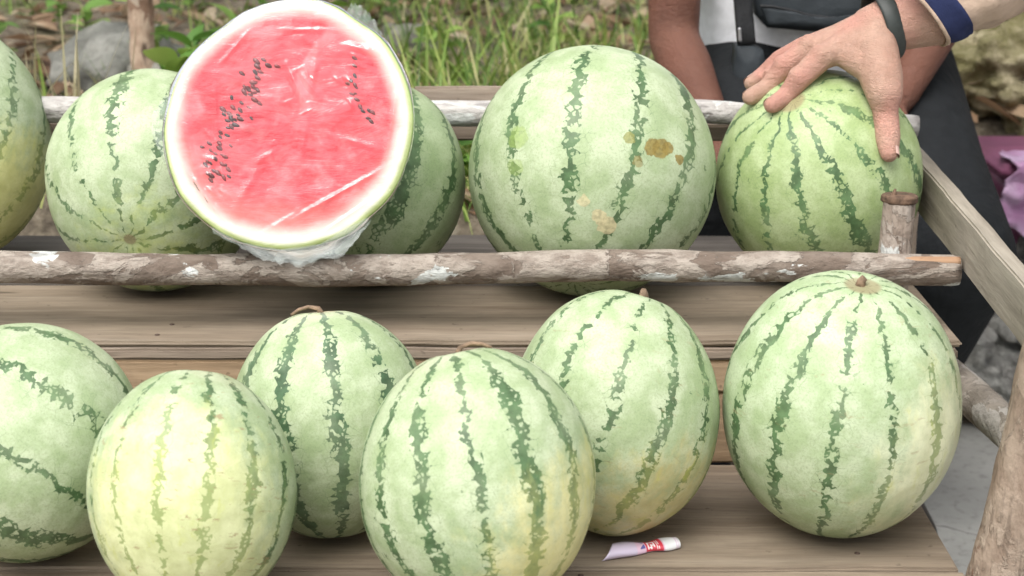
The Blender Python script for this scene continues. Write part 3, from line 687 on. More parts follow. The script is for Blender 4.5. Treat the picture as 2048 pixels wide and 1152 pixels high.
# ------------------------------------------------------------------ people
def skin_mat(name, c, red, scale=30, rough=.5):
    n = NT(name); P = n.coord()
    a = n.noise(P, scale, 4, .6); b = n.noise(P, scale * 9, 3, .6); l = n.noise(P, scale * .4, 3)
    col = n.mix(n.mr(a, .35, .7), c, tuple(x * y for x, y in zip(c, (.88, .8, .78))))
    col = n.mix(n.mr(l, .42, .66, 0, .75), col, red)
    col = n.mix(n.mr(n.noise(P, scale * 2.2, 5, .7, .6, w=7), .5, .7, 0, .35), col, tuple(x * .62 for x in c))
    col = n.mix(n.mr(b, .55, .75, 0, .18), col, tuple(x * .6 for x in c))
    cr = n.vor(n.map(P, scale=(1, 1, 1.6)), 300, 'DISTANCE_TO_EDGE')
    wk = n.noise(n.map(P, rot=(.2, .5, .1), scale=(1, 1, 2.6)), 85, 4, .65, .8)
    h = n.ma('ADD', n.ma('MULTIPLY', wk, 1.6), n.ma('ADD', n.ma('MULTIPLY', b, .6), n.ma('MULTIPLY', n.mr(cr, 0, .12), .25)))
    n.done(col, rough, n.bump(h, .7, .003), .35, Subsurface_Weight=.06)
    n.b.inputs['Subsurface Radius'].default_value = (.01, .004, .002); n.b.inputs['Subsurface Scale'].default_value = .4
    return n.m
def cloth_mat(name, c, weave=900, rough=.85, fold=.5):
    n = NT(name); P = n.coord(); a = n.noise(P, weave * .6, 2); f = n.noise(P, 9, 4, .6, .4); g = n.noise(P, 40, 3)
    col = n.mix(n.mr(g, .35, .7), c, tuple(x * .82 for x in c))
    h = n.ma('ADD', n.ma('MULTIPLY', f, 3.0 * fold), n.ma('MULTIPLY', a, .08))
    return n.done(col, rough, n.bump(h, .5, .012), .2)

# --- the seated one in white T-shirt and dark trousers
def seated():
    SK = skin_mat('brown_skin', (.155, .070, .047), (.18, .075, .05), 12, .55)
    hipL, hipR = Vector((.545, 2.66, .60)), Vector((.37, 2.66, .60))
    pel = Vector((.455, 2.68, .60)); chest = Vector((.44, 2.66, .93)); neck = Vector((.44, 2.64, 1.12))
    kneeL = atY(1898, 515, 2.33); ankL = Vector((.52, 2.44, .08)); footL = Vector((.54, 2.33, .04))
    kneeR = Vector((.26, 2.33, .50)); ankR = Vector((.25, 2.40, .09)); footR = Vector((.24, 2.29, .04))
    shR = Vector((.235, 2.66, 1.03)); elR = atY(1347, 78, 2.50); wrR = atY(1432, 268, 2.33); hdR = atY(1470, 330, 2.27)
    shL = Vector((.645, 2.66, 1.03)); elL = Vector((.66, 2.58, .80)); wrL = atY(1802, 190, 2.46); hdL = atY(1755, 232, 2.42)
    head = neck + Vector((0, -.03, .15))
    ch = [[(pel, .11), (pel + Vector((0, 0, .15)), .115), (chest, .125), (chest + Vector((0, .01, .12)), .09), (neck, .058), (head + Vector((0, 0, -.04)), .065), (head, .085), (head + Vector((0, .012, .035)), .083)],
          [(shR, .055), (chest + Vector((-.06, 0, .08)), .09)], [(shL, .055), (chest + Vector((.06, 0, .08)), .09)],
          [(shR, .055), (elR + Vector((0, .0, .06)), .038), (elR, .036), (elR.lerp(wrR, .3), .037), (wrR, .024), (hdR, .026)],
          [(shL, .055), (elL, .036), (elL.lerp(wrL, .3), .037), (wrL, .025), (hdL, .026)],
          [(hipL, .095), (kneeL, .06), (ankL, .04), (footL, .035)], [(hipR, .095), (kneeR, .06), (ankR, .04), (footR, .035)],
          [(head + Vector((0, -.085, -.005)), .010), (head + Vector((0, -.095, -.025)), .013)],
          [(head + Vector((.085, .01, -.01)), .012), (head + Vector((.085, .01, .015)), .012)], [(head + Vector((-.085, .01, -.01)), .012), (head + Vector((-.085, .01, .015)), .012)]]
    for base, w_, el, sg in ((hdR, wrR, elR, 1), (hdL, wrL, elL, -1)):
        dv = (base - w_).normalized(); sd_ = dv.cross(Vector((0, 0, 1))).normalized()
        for k in range(4):
            b0 = base + sd_ * (k - 1.5) * .016; ch.append([(b0, .011), (b0 + dv * .04 + Vector((0, 0, -.006)), .0085), (b0 + dv * (.062 + .008 * (1.5 - abs(k - 1.5))) + Vector((0, 0, -.022)), .0075)])
        ch.append([(base - dv * .02 + sd_ * sg * .02, .013), (base + sd_ * sg * .042, .009), (base + dv * .02 + sd_ * sg * .048, .008)])
    root = tag(empty('person', (pel.x, pel.y, .47)), 'person seated behind the stand in white T-shirt and dark trousers with a sling bag', 'person')
    link('body', blob('body', ch, .007, 5), SK, root)
    tee = [[(pel + Vector((0, -.005, .075)), .135), (pel + Vector((0, -.01, .18)), .138), (chest, .142), (chest + Vector((0, .01, .10)), .105)],
           [(pel + Vector((-.088, -.04, .085)), .10), (chest + Vector((-.085, -.01, .05)), .11)], [(pel + Vector((.055, -.03, .08)), .105), (chest + Vector((.06, 0, .05)), .11)],
           [(shR, .072), (chest + Vector((-.06, 0, .08)), .10)], [(shL, .072), (chest + Vector((.06, 0, .08)), .10)],
           [(shR, .07), (elR + (shR - elR) * .30, .056)], [(shL, .07), (elL + (shL - elL) * .40, .058)]]
    link('t_shirt', blob('t_shirt', tee, .008, 6), cloth_mat('white_jersey', (.86, .88, .92)), root)
    tr_ = [[(pel + Vector((0, 0, .02)), .125), (hipL, .118), (hipL.lerp(kneeL, .55), .098), (kneeL, .090), (kneeL.lerp(ankL, .5) + Vector((0, .02, 0)), .072), (ankL, .06)],
           [(pel + Vector((0, 0, .02)), .125), (hipR, .118), (hipR.lerp(kneeR, .55), .095), (kneeR, .078), (kneeR.lerp(ankR, .5) + Vector((0, .02, 0)), .07), (ankR, .06)]]
    link('trousers', blob('trousers', tr_, .008, 6), cloth_mat('charcoal_cloth', (.014, .016, .018), fold=.9), root)
    hair = [[(head + Vector((0, .02, .045)), .086), (head + Vector((0, .03, .02)), .086)]]
    link('hair', blob('hair', hair, .008, 3), simple('black_hair', (.015, .012, .011), .6), root)
    for s in (-1, 1):
        bm = bmesh.new(); bmesh.ops.create_uvsphere(bm, u_segments=10, v_segments=8, radius=.011); me = bpy.data.meshes.new('eye'); bm.to_mesh(me); bm.free()
        o = link('eye', me, bpy.data.materials.get('eye') or simple('eye', (.6, .58, .55), .2, .05), root); o.location = head + Vector((.03 * s, -.078, .012))
        me = blob('shoe', [[((footL if s > 0 else footR) + Vector((0, .09, 0)), .043), ((footL if s > 0 else footR) + Vector((0, -.05, 0)), .04)]], .006, 4)
        link('shoe', me, simple('dark_sandal', (.03, .025, .02), .6) if not bpy.data.materials.get('dark_sandal') else bpy.data.materials['dark_sandal'], root)
    # --- bag across the front
    BY = 2.49
    bag = tag(empty('sling_bag', atY(1620, 60, BY)), 'dark grey sling bag with zip pocket worn across the white T-shirt', 'bag')
    BM = cloth_mat('slate_nylon', (.035, .042, .048), 700, .6, .4); BK = simple('black_webbing', (.014, .015, .017), .6, .3, 300, .3)
    def panel(name, pts, y0, y1, mat, par, puff=.012):
        cen = Vector((sum(p[0] for p in pts) / len(pts), sum(p[1] for p in pts) / len(pts), 0)); vs, fs = [], []
        K = 8; P_ = []
        for i in range(len(pts)):
            a, b = pts[i], pts[(i + 1) % len(pts)]
            for k in range(6): P_.append((a[0] + (b[0] - a[0]) * k / 6, a[1] + (b[1] - a[1]) * k / 6))
        m_ = len(P_)
        for k in range(K + 1):
            f = 1 - k / K * .98
            for p in P_:
                q = atY(cen.x + (p[0] - cen.x) * f, cen.y + (p[1] - cen.y) * f, y0); q.y -= puff * (1 - f ** 3) + .002 * fbm((q.x * 25, q.z * 25, 1)); vs.append(q)
        for k in range(K):
            for i in range(m_):
                j = (i + 1) % m_; fs.append((k * m_ + i, k * m_ + j, (k + 1) * m_ + j, (k + 1) * m_ + i))
        fs.append(tuple(range(K * m_, (K + 1) * m_)))
        b0 = len(vs)
        for p in P_: q = atY(p[0], p[1], y0); q.y = y1; vs.append(q)
        for i in range(m_): j = (i + 1) % m_; fs.append((b0 + i, b0 + j, j, i))
        fs.append(tuple(range(b0, b0 + m_))[::-1])
        return link(name, pym(name, vs, fs), mat, par)
    body = panel('bag_body', [(1500, -60), (1640, -70), (1790, -40), (1800, 10), (1745, 48), (1680, 66), (1610, 62), (1535, 55), (1512, 30)], BY, BY + .05, BM, bag, .02)
    panel('front_pocket', [(1524, 14), (1560, 16), (1620, 32), (1690, 36), (1742, 24), (1738, 43), (1680, 59), (1610, 56), (1538, 50)], BY - .021, BY - .005, BM, body, .006)
    pip = [atY(px, py, BY - .022) for px, py in ((1522, 12), (1545, 13), (1580, 20), (1620, 31), (1660, 36), (1700, 35), (1745, 24))]
    link('piping', blob('piping', [[(p, .0022) for p in pip]], .0011, 2), BK, body)
    strap = panel('strap', [(1462, -80), (1500, -80), (1506, 20), (1512, 88), (1476, 92), (1470, 20)], BY - .02, BY - .008, BK, bag, .003)
    zp = [atY(1479, 58, BY - .032), atY(1480, 80, BY - .032)]
    link('zip_pull', blob('zip_pull', [[(zp[0], .0024), (zp[1], .003)]], .001, 1), simple('zip_metal', (.5, .5, .52), .3, .1, 30, 0, .5, Metallic=.8), strap)
    panel('hip_pocket', [(1474, 92), (1508, 92), (1526, 100), (1540, 170), (1530, 240), (1470, 250), (1464, 160)], BY - .02, BY + .02, BM, bag, .012)
seated()

# --- the standing one at the right who lays a hand on the melon
def standing():
    C, Sz, Rm, _ = MELON['U4']
    SK = skin_mat('fair_skin', (.46, .295, .225), (.49, .235, .19), 28, .6)
    def surf(px, py, lift):
        d = ray(px, py); o = Vector((0, 0, CAM_Z)); A = sum((d[i] / Sz[i]) ** 2 for i in range(3)); oc = o - C
        B = 2 * sum(d[i] * oc[i] / Sz[i] ** 2 for i in range(3)); Cc = sum((oc[i] / Sz[i]) ** 2 for i in range(3)) - 1
        D = max(0, B * B - 4 * A * Cc); p = o + d * ((-B - math.sqrt(D)) / 2 / A)
        nrm = Vector([(p - C)[i] / Sz[i] ** 2 for i in range(3)]).normalized(); return p + nrm * lift
    wrist = atY(1748, 62, 1.955)
    iM, mM, rM, pM = atY(1640, 118, 1.925), atY(1618, 100, 1.955), atY(1608, 96, 1.985), atY(1618, 104, 2.015)
    iT = surf(1551, 220, .0088); mT = surf(1511, 205, .0088); rT = surf(1512, 178, .008); pT = surf(1545, 160, .008)
    iP = atY(1598, 158, 1.918); iD = atY(1570, 196, 1.922)
    mP = atY(1568, 134, 1.955); mD = atY(1534, 178, 1.957)
    rP = atY(1560, 120, 2.0); rD = atY(1528, 150, 2.01); pP = atY(1585, 122, 2.04); pD = atY(1560, 140, 2.05)
    tC = atY(1752, 105, 1.925); tM = atY(1769, 186, 1.893); tI = atY(1772, 242, 1.889); tT = surf(1768, 309, .0085)
    ch = [[(iM, .0140), (iP, .0125), (iP.lerp(iD, .5), .0112), (iD, .0112), (iT, .0092)], [(mM, .0140), (mP, .0125), (mP.lerp(mD, .5), .0112), (mD, .0113), (mT, .0094)],
          [(rM, .0130), (rP, .0115), (rD, .0104), (rT, .0088)], [(pM, .0110), (pP, .0090), (pD, .0080), (pT, .0070)],
          [(tC, .0245), (tC.lerp(tM, .6), .0235), (tM, .0198), (tM.lerp(tI, .55), .0138), (tI, .0142), (tI.lerp(tT, .5), .0138), (tT, .0100)],
          [(wrist, .025), (wrist.lerp(iM, .5), .0175), (iM, .013)], [(wrist, .026), (wrist.lerp(mM, .5), .0185), (mM, .0135)],
          [(wrist + Vector((0, .012, 0)), .024), (wrist.lerp(rM, .5), .0175), (rM, .0125)], [(wrist + Vector((0, .016, 0)), .022), (wrist.lerp(pM, .5), .016), (pM, .0115)],
          [(tC, .021), (wrist.lerp(iM, .45), .018)], [(tC.lerp(tM, .5), .019), (iM.lerp(wrist, .30), .013)], [(tC.lerp(tM, .2), .02), (iM.lerp(wrist, .5), .017)], [(iM + Vector((0, -.002, .004)), .0128), (iM + Vector((.006, -.002, .004)), .0118)], [(mM + Vector((0, -.001, .005)), .0128), (mM + Vector((.006, -.001, .005)), .0118)], [(iP + Vector((-.001, -.001, .0025)), .0118), (iP + Vector((.002, 0, .0025)), .0112)], [(mP + Vector((-.001, -.001, .0025)), .0118), (mP + Vector((.002, 0, .0025)), .0112)], [(wrist, .025), (tC, .022)]]
    fore = atY(1870, 18, 1.965); elbow = Vector((.64, 1.99, .885)); sh = Vector((.83, 2.12, 1.15))
    ch += [[(wrist, .0285), (atY(1775, 50, 1.957), .0295), (fore, .040), (elbow, .044), (sh, .055)],
           [(wrist + Vector((0, .016, 0)), .024), (atY(1775, 50, 1.972), .0255)]]
    root = tag(empty('person', (1.02, 2.22, 0)), 'person reaching in from the right in a beige shirt, hand resting on the watermelon', 'person')
    link('arm_and_hand', blob('hand', ch, .0021, 5), SK, root)
    # nails
    NM = simple('nail', (.62, .42, .36), .3, .08, 60, 0)
    def nail(tip, prev, nrm, r):
        d = (tip - prev).normalized(); nrm = (nrm - d * nrm.dot(d)).normalized(); s = d.cross(nrm); vs, fs = [], []
        for i in range(7):
            for k in range(7):
                a = (k / 6 - .5) * 1.5; l = (i / 6 - .5) * r * 1.4; taper = 1 - .12 * (i / 6) ** 3
                vs.append(tip + d * (l + r * .15) + (nrm * math.cos(a) + s * math.sin(a) * taper) * (r * 1.03))
        fs = [(i * 7 + k, i * 7 + k + 1, (i + 1) * 7 + k + 1, (i + 1) * 7 + k) for i in range(6) for k in range(6)]
        link('fingernail', pym('fingernail', vs, fs), NM, root)
    nail(tT.lerp(tI, .10), tI, Vector((.95, -.35, .1)), .0104)
    for t_, p_ in ((iT, iD), (mT, mD), (rT, rD)): nail(t_.lerp(p_, .18), p_, Vector((-.6, .45, .5)), .0090)
    # wristband
    wb = atY(1766, 50, 1.966); ax = (atY(1830, 30, 1.972) - wb).normalized(); q = ax.to_track_quat('Z', 'Y'); vs, fs = [], []
    prof = [(-.0085, 0.0), (-.0095, .0018), (-.007, .0034), (.007, .0034), (.0095, .0018), (.0085, 0.0)]; K = 56
    for j in range(K):
        a = 2 * math.pi * j / K
        for (l, h) in prof: vs.append(wb + q @ Vector((math.cos(a) * (.0368 + h), math.sin(a) * (.0368 + h), l)))
    m_ = len(prof)
    for j in range(K):
        for i in range(m_):
            fs.append((j * m_ + i, j * m_ + (i + 1) % m_, ((j + 1) % K) * m_ + (i + 1) % m_, ((j + 1) % K) * m_ + i))
    link('wristband', pym('wristband', vs, fs), simple('dark_rubber', (.030, .036, .034), .5, .15, 80, .05), root)
    # sleeve: loose tube with its cuff turned back to a navy lining
    TAN = cloth_mat('beige_cloth', (.50, .375, .29), 800, .85, .8); NAVY = cloth_mat('navy_lining', (.022, .030, .085), 800, .85, .3)
    c0, c1, c2 = atY(1806, -24, 1.965), Vector((.66, 2.0, .90)), sh
    ax = (c1 - c0).normalized(); q = ax.to_track_quat('Z', 'Y')
    def tube(name, sts, mat, par, thick=.002):
        K = 64; vs, fs = [], []
        for (c, r1, r2, sk, sd_) in sts:
            for j in range(K):
                a = 2 * math.pi * j / K; nrm = q @ Vector((math.cos(a), math.sin(a), 0))
                k = 1 + .09 * fbm((a * 1.2, sd_ * 2.0, 4)) + .05 * mnoise.noise(Vector((a * 3, sd_ * 4, 9)))
                lowf = max(0, -nrm.z); r = (r1 + (r2 - r1) * lowf) * k
                vs.append(c + nrm * r + ax * sk * lowf)
        for i in range(len(sts) - 1):
            for j in range(K): j2 = (j + 1) % K; fs.append((i * K + j, i * K + j2, (i + 1) * K + j2, (i + 1) * K + j))
        o = link(name, pym(name, vs, fs), mat, par); s_ = o.modifiers.new('thickness', 'SOLIDIFY'); s_.thickness = thick
        return o
    st = []
    for i in range(30):
        s = i / 29; p = c0.lerp(c1, s * 1.0) if s < .999 else c1
        st.append((p, .052 + .012 * s, .076 - .006 * s, .030 * (1 - s), s * 3))
    for i in range(1, 16):
        s = i / 15; st.append((c1.lerp(c2, s), .062 + .022 * s, .066 + .018 * s, 0, 3 + s * 3))
    slv = tube('sleeve', st, TAN, root)
    cf = [(c0 + ax * (-.006 + .030 * i / 9), .0560, .0800, .030, .3 * i / 9) for i in range(10)]
    cuff = tube('cuff', cf, NAVY, slv)
    tube('cuff_edge', [(c0 + ax * (-.0085 + .004 * i / 2), .0566, .0810, .030, .3 * i / 9) for i in range(3)], TAN, cuff, .003)
    # rest of the figure, standing outside the picture
    pel = Vector((1.02, 2.24, .84)); chest = Vector((1.0, 2.22, 1.14)); neck = Vector((.97, 2.18, 1.30)); head = Vector((.94, 2.14, 1.45)); shF = Vector((1.17, 2.30, 1.17))
    b = [[(pel, .115), (chest, .13), (neck, .06), (head, .088), (head + Vector((0, .01, .04)), .085)], [(sh, .055), (chest, .1)], [(shF, .055), (chest, .1)],
         [(shF, .055), (Vector((1.25, 2.33, .90)), .04), (Vector((1.22, 2.25, .68)), .028), (Vector((1.21, 2.23, .60)), .03)],
         [(pel + Vector((-.07, 0, 0)), .1), (Vector((.94, 2.22, .46)), .06), (Vector((.94, 2.28, .08)), .042), (Vector((.93, 2.16, .045)), .04)],
         [(pel + Vector((.07, 0, 0)), .1), (Vector((1.12, 2.22, .46)), .06), (Vector((1.12, 2.28, .08)), .042), (Vector((1.11, 2.16, .045)), .04)]]
    link('body', blob('body', b, .009, 5), SK, root)
    link('shirt', blob('shirt', [[(pel, .14), (chest, .15), (chest + Vector((0, 0, .08)), .12)], [(sh, .078), (chest, .12)], [(shF, .078), (chest, .12)], [(shF, .075), (Vector((1.24, 2.325, .96)), .062)]], .009, 5), TAN, root)
    link('trousers', blob('trousers', [[(pel + Vector((-.06, 0, -.02)), .13), (Vector((.94, 2.22, .46)), .085), (Vector((.94, 2.28, .1)), .07)], [(pel + Vector((.06, 0, -.02)), .13), (Vector((1.12, 2.22, .46)), .085), (Vector((1.12, 2.28, .1)), .07)]], .009, 5), cloth_mat('blue_denim', (.05, .065, .10)), root)
    link('hair', blob('hair', [[(head + Vector((0, .025, .045)), .09), (head + Vector((0, .03, .01)), .088)]], .008, 3), bpy.data.materials['black_hair'], root)
standing()

# ------------------------------------------------------------------ behind and beside the stand
def stones():
    n = NT('grey_stone'); P = n.coord(); a = n.noise(P, 9, 6, .65); b = n.noise(P, 60, 4, .6); oi = n.n('ShaderNodeObjectInfo').outputs['Random']
    c = n.ramp(a, [(.3, (.06, .06, .055)), (.5, (.155, .16, .145)), (.7, (.30, .30, .275))]); c = n.mix(n.mr(b, .5, .7, 0, .5), c, (.09, .085, .075))
    c = n.mix(n.ma('MULTIPLY', oi, .3), c, (.3, .25, .17)); G = n.done(c, .9, n.bump(n.ma('ADD', a, b), .7, .01), .2)
    n = NT('rubble'); P = n.coord(); a = n.noise(P, 16, 7, .7, .5); b = n.noise(P, 80, 5, .65)
    c = n.ramp(a, [(.34, (.13, .13, .12)), (.46, (.34, .34, .32)), (.60, (.62, .62, .58))]); c = n.mix(n.mr(b, .5, .68, 0, .6), c, (.13, .125, .11)); GR = n.done(c, .92, n.bump(n.ma('ADD', a, b), .9, .015), .2)
    n = NT('mossy_stone'); P = n.coord(); a = n.noise(P, 22, 7, .75, .4); b = n.noise(P, 90, 5, .7); m_ = n.noise(P, 6, 5, .6, w=2)
    c = n.ramp(a, [(.32, (.09, .08, .05)), (.46, (.32, .28, .17)), (.60, (.60, .53, .36))])
    c = n.mix(n.mr(m_, .45, .6, 0, .6), c, (.16, .155, .045)); c = n.mix(n.mr(b, .58, .7, 0, .6), c, (.55, .50, .38)); MO = n.done(c, .95, n.bump(n.ma('ADD', a, b), .9, .02), .15)
    L = [((-.76, 3.55), .13, 3, G, 'big grey stone among grass behind the left watermelons'), ((-.655, 3.30), .085, 4, G, 'lower grey stone in front of the sapling'),
         ((-.22, 3.75), .07, 6, G, 'small stone in the grass behind the cut half')]
    for (x, y), r, s, m, lb in L:
        o = link('stone', rock_me('stone', r, s), m); o.location = (x, y, terrace_z(x, y) + r * .25); tag(o, lb, 'stone', 'stones behind the stand')
    W = [((1.0, 3.34), .24, 11, .52, 'broad mossy boulder behind the seated knee'), ((.72, 3.42), .17, 12, .48, 'mossy boulder under the beige sleeve'), ((1.33, 3.40), .22, 13, .5, 'mossy boulder at the right end of the row')]
    for (x, y), r, s, z, lb in W:
        o = link('boulder', rock_me('boulder', r, s, 6, .5, .75), MO); o.location = (x, y, z - .02); tag(o, lb, 'boulder', 'mossy boulders on the bank')
    RB = [((.76, 2.93), .10, 21, .10, 'grey rubble stone in the middle of the heap right of the side board'), ((.66, 2.86), .085, 22, .06, 'grey rubble stone nearest the dark trouser leg'), ((.86, 3.0), .12, 23, .20, 'largest grey rubble stone, under the mauve stool'), ((.72, 3.02), .11, 24, .24, 'highest rubble stone, just below the seated knee'), ((.60, 2.80), .07, 25, .03, 'small low rubble stone behind the big right watermelon'), ((.98, 2.95), .10, 26, .13, 'rubble stone farthest right beyond the post'), ((.83, 2.86), .06, 27, .03, 'smallest rubble stone on the concrete beside the right post')]
    for (x, y), r, s, z, lb in RB:
        o = link('rubble_stone', rock_me('rubble_stone', r, s, 5, .45, .75), GR); o.location = (x, y, z); tag(o, lb, 'stone', 'rubble stones at the foot of the bank')
stones()

def purple_bench():
    c = atY(2030, 300, 2.9); zt = c.z
    PM = simple('mauve_plastic', (.25, .085, .16), .45, .15, 12, .05)
    b = tag(empty('plastic_stool', (c.x + .15, 2.89, .2)), 'mauve plastic stool behind the seated knee at the right edge', 'stool')
    def bx(name, sx, sy, sz, loc, bev=.007):
        o = link(name, box_me(name, sx, sy, sz, bev), PM, b); o.location = loc
    bx('seat', .40, .27, .024, (c.x + .145, 2.90, zt - .012)); bx('skirt', .37, .24, .045, (c.x + .145, 2.90, zt - .047))
    for sx in (-.13, .16):
        for sy in (-.09, .09): bx('leg', .035, .035, zt - .07, (c.x + .165 + sx, 2.90 + sy, (zt - .07) / 2))
    NU, NV = 60, 44; vs = []
    x0, x1 = atY(2010, 345, 2.76).x, c.x + .30
    for i in range(NU + 1):
        for k in range(NV + 1):
            s, t = i / NU, k / NV; x = x0 + (x1 - x0) * s + .016 * fbm((s * 4, t * 4, 2)) + .035 * (.4 - t) * (1 - s)
            if t < .35: y = 2.84 - t / .35 * .085; z = zt + .010 + .010 * max(-.6, fbm((s * 5, t * 5, 1)))
            else: y = 2.753 - .010 * math.sin(s * 19 + t * 3) - .012 - .018 * fbm((s * 7, t * 4, 5)); z = zt + .010 - (t - .35) / .65 * (.125 - .03 * math.cos(s * 9)) 
            vs.append((x, y, z))
    fs = [(i * (NV + 1) + k, (i + 1) * (NV + 1) + k, (i + 1) * (NV + 1) + k + 1, i * (NV + 1) + k + 1) for i in range(NU) for k in range(NV)]
    n = NT('lavender_film'); P = n.coord(); a = n.noise(P, 12, 4, .6); h = n.noise(P, 30, 4, .6, 1)
    cc = n.mix(n.mr(a, .35, .65), (.40, .19, .36), (.50, .36, .52))
    o = link('plastic_sheet', pym('plastic_sheet', vs, fs), n.done(cc, .35, n.bump(h, .5, .01), .5)); sm = o.modifiers.new('t', 'SOLIDIFY'); sm.thickness = .002
    tag(o, 'crumpled lavender plastic sheet draped over the mauve stool', 'plastic sheet')
purple_bench()

# --- vegetation
GREEN = [(0, (.06, .13, .025)), (.3, (.13, .23, .04)), (.55, (.22, .32, .065)), (.75, (.34, .42, .12)), (.9, (.47, .45, .20)), (1, (.52, .48, .28))]
M_GRASS = leaf_mat('grass_blade', GREEN); M_STRAW = leaf_mat('straw', [(0, (.42, .37, .22)), (.5, (.55, .50, .33)), (1, (.38, .36, .18))])
M_LEAF = leaf_mat('weed_leaf', [(0, (.07, .17, .03)), (.4, (.13, .26, .05)), (.7, (.24, .38, .08)), (1, (.36, .47, .12))])
M_DRY = leaf_mat('dry_leaf', [(0, (.13, .075, .045)), (.4, (.27, .17, .10)), (.7, (.40, .29, .19)), (1, (.48, .41, .30))])
def blades(spec, rnd):
    """spec: (x, y, z, length, width, heading, lean) -> folded, curved strips"""
    vs, fs = [], []
    for (x, y, z, L, wd, hd, ln) in spec:
        d = Vector((math.cos(hd), math.sin(hd), 0)); s = Vector((-d.y, d.x, 0)); p = Vector((x, y, z)); e = ln * .35; K = 6; b0 = len(vs)
        for k in range(K + 1):
            f = k / K; ww = wd * (1 - f ** 1.7) * .5 + .0003
            vs.append(p - s * ww); vs.append(p + s * ww); e += ln * 1.5 / K
            p = p + (d * math.sin(e) + Vector((0, 0, math.cos(e)))) * (L / K)
        for k in range(K): a = b0 + 2 * k; fs.append((a, a + 1, a + 3, a + 2))
    return vs, fs
def free_of_person(x, y): return not (.10 < x < .78 and y < 3.0)
rnd = random.Random(3)
spec = []
def dens(x, y):
    base = .5 + .9 * fbm((x * 1.3 + 5, y * 1.3, 2))
    if -.35 < x < .45: base += .55
    if x < -.40: base -= .38
    return base
k = 0
while k < 14000:
    x = rnd.uniform(-2.6, 2.4); y = 2.62 + rnd.random() ** 1.7 * 5.4
    if not free_of_person(x, y) or (x > .6 and y < 3.5) or rnd.random() > dens(x, y): continue
    cl = rnd.randint(2, 6)
    for _ in range(cl):
        spec.append((x + rnd.gauss(0, .02), y + rnd.gauss(0, .02), terrace_z(x, y) - .01, rnd.uniform(.04, .16), rnd.uniform(.003, .008), rnd.uniform(0, 6.28), rnd.uniform(.2, 1.4))); k += 1
tag(link('grass', pym('grass', *blades(spec, rnd)), M_GRASS), 'green and straw-coloured grass covering the bank behind the stand', 'grass', kind='stuff')
# dead leaves and twigs strewn on the bank
vs, fs = [], []
for _ in range(7500):
    x = rnd.uniform(-2.6, 2.4); y = 2.6 + rnd.random() ** 1.5 * 5.4
    if not free_of_person(x, y) or (x > .62 and y < 3.05): continue
    p = Vector((x, y, terrace_z(x, y) + rnd.uniform(.004, .02) + (.05 if x > .65 and y < 3.6 else 0))); l = rnd.uniform(.015, .055); w_ = l * rnd.uniform(.25, .5); a = rnd.uniform(0, 6.28)
    d = Vector((math.cos(a), math.sin(a), rnd.uniform(-.5, .6))); s = Vector((-math.sin(a), math.cos(a), rnd.uniform(-.4, .4))); up = Vector((0, 0, l * rnd.uniform(.05, .25))); b0 = len(vs)
    vs += [p - d * l, p - d * l * .3 + s * w_ + up, p + d * l * .4 + s * w_ * .8 + up, p + d * l, p + d * l * .4 - s * w_ * .8 + up, p - d * l * .3 - s * w_ + up, p - d * l * .3, p + d * l * .4]
    fs += [(b0, b0 + 6, b0 + 1), (b0 + 6, b0 + 7, b0 + 2, b0 + 1), (b0 + 7, b0 + 3, b0 + 2), (b0, b0 + 5, b0 + 6), (b0 + 5, b0 + 4, b0 + 7, b0 + 6), (b0 + 4, b0 + 3, b0 + 7)]
tag(link('leaf_litter', pym('leaf_litter', vs, fs), M_DRY), 'dead brown leaves strewn over the earth bank', 'leaf litter', kind='stuff')

def tuft(px, py, y, nb, Lr, wd, label, lean=(.2, 1.2), mat=M_GRASS, spread=.03, seed=0, heads=None):
    rd = random.Random(seed); c = atY(px, py, y); z = terrace_z(c.x, y)
    sp = [(c.x + rd.gauss(0, spread), y + rd.gauss(0, spread), z - .01, rd.uniform(*Lr), rd.uniform(wd * .6, wd), rd.uniform(0, 6.28) if heads is None else rd.gauss(*heads), rd.uniform(*lean)) for _ in range(nb)]
    o = link('grass_tuft', pym('grass_tuft', *blades(sp, rd)), mat); tag(o, label, 'grass tuft', 'grass tufts behind the stand')
tuft(900, 150, 2.95, 60, (.14, .30), .008, 'arching green grass tuft between cut half and largest watermelon', seed=1, spread=.05)
tuft(1040, 120, 3.05, 46, (.12, .28), .007, 'thin-bladed grass tuft behind the top of the largest watermelon', seed=2, spread=.05)
tuft(960, 60, 3.3, 60, (.14, .32), .009, 'dense grass tuft far above the back rail gap', seed=8, spread=.09)
tuft(850, 100, 2.85, 34, (.12, .26), .010, 'wide-bladed grass tuft touching the right rim of the cut half', seed=9, spread=.05)
tuft(1180, 60, 3.3, 40, (.08, .2), .008, 'short grass tuft above the largest watermelon crown', seed=10, spread=.08)
tuft(790, 60, 3.25, 40, (.10, .24), .007, 'grass tuft beside the loose film corner of the cut half', seed=3, spread=.05)
tuft(90, 170, 2.72, 30, (.14, .30), .007, 'tall straw stalks rising behind the far left watermelons', (.05, .5), M_STRAW, .05, 4)
tuft(140, 190, 2.7, 40, (.08, .2), .007, 'green grass tuft against the back rail at left', (.1, 1.0), M_GRASS, .06, 5)
tuft(60, 400, 2.42, 40, (.1, .22), .007, 'shaded grass tuft low between the two left upper watermelons', (.1, .9), M_GRASS, .05, 6)
tuft(30, 120, 2.78, 10, (.2, .34), .008, 'pale bent reed blades at the left edge', (.5, 1.5), M_STRAW, .05, 7, (0, .8))

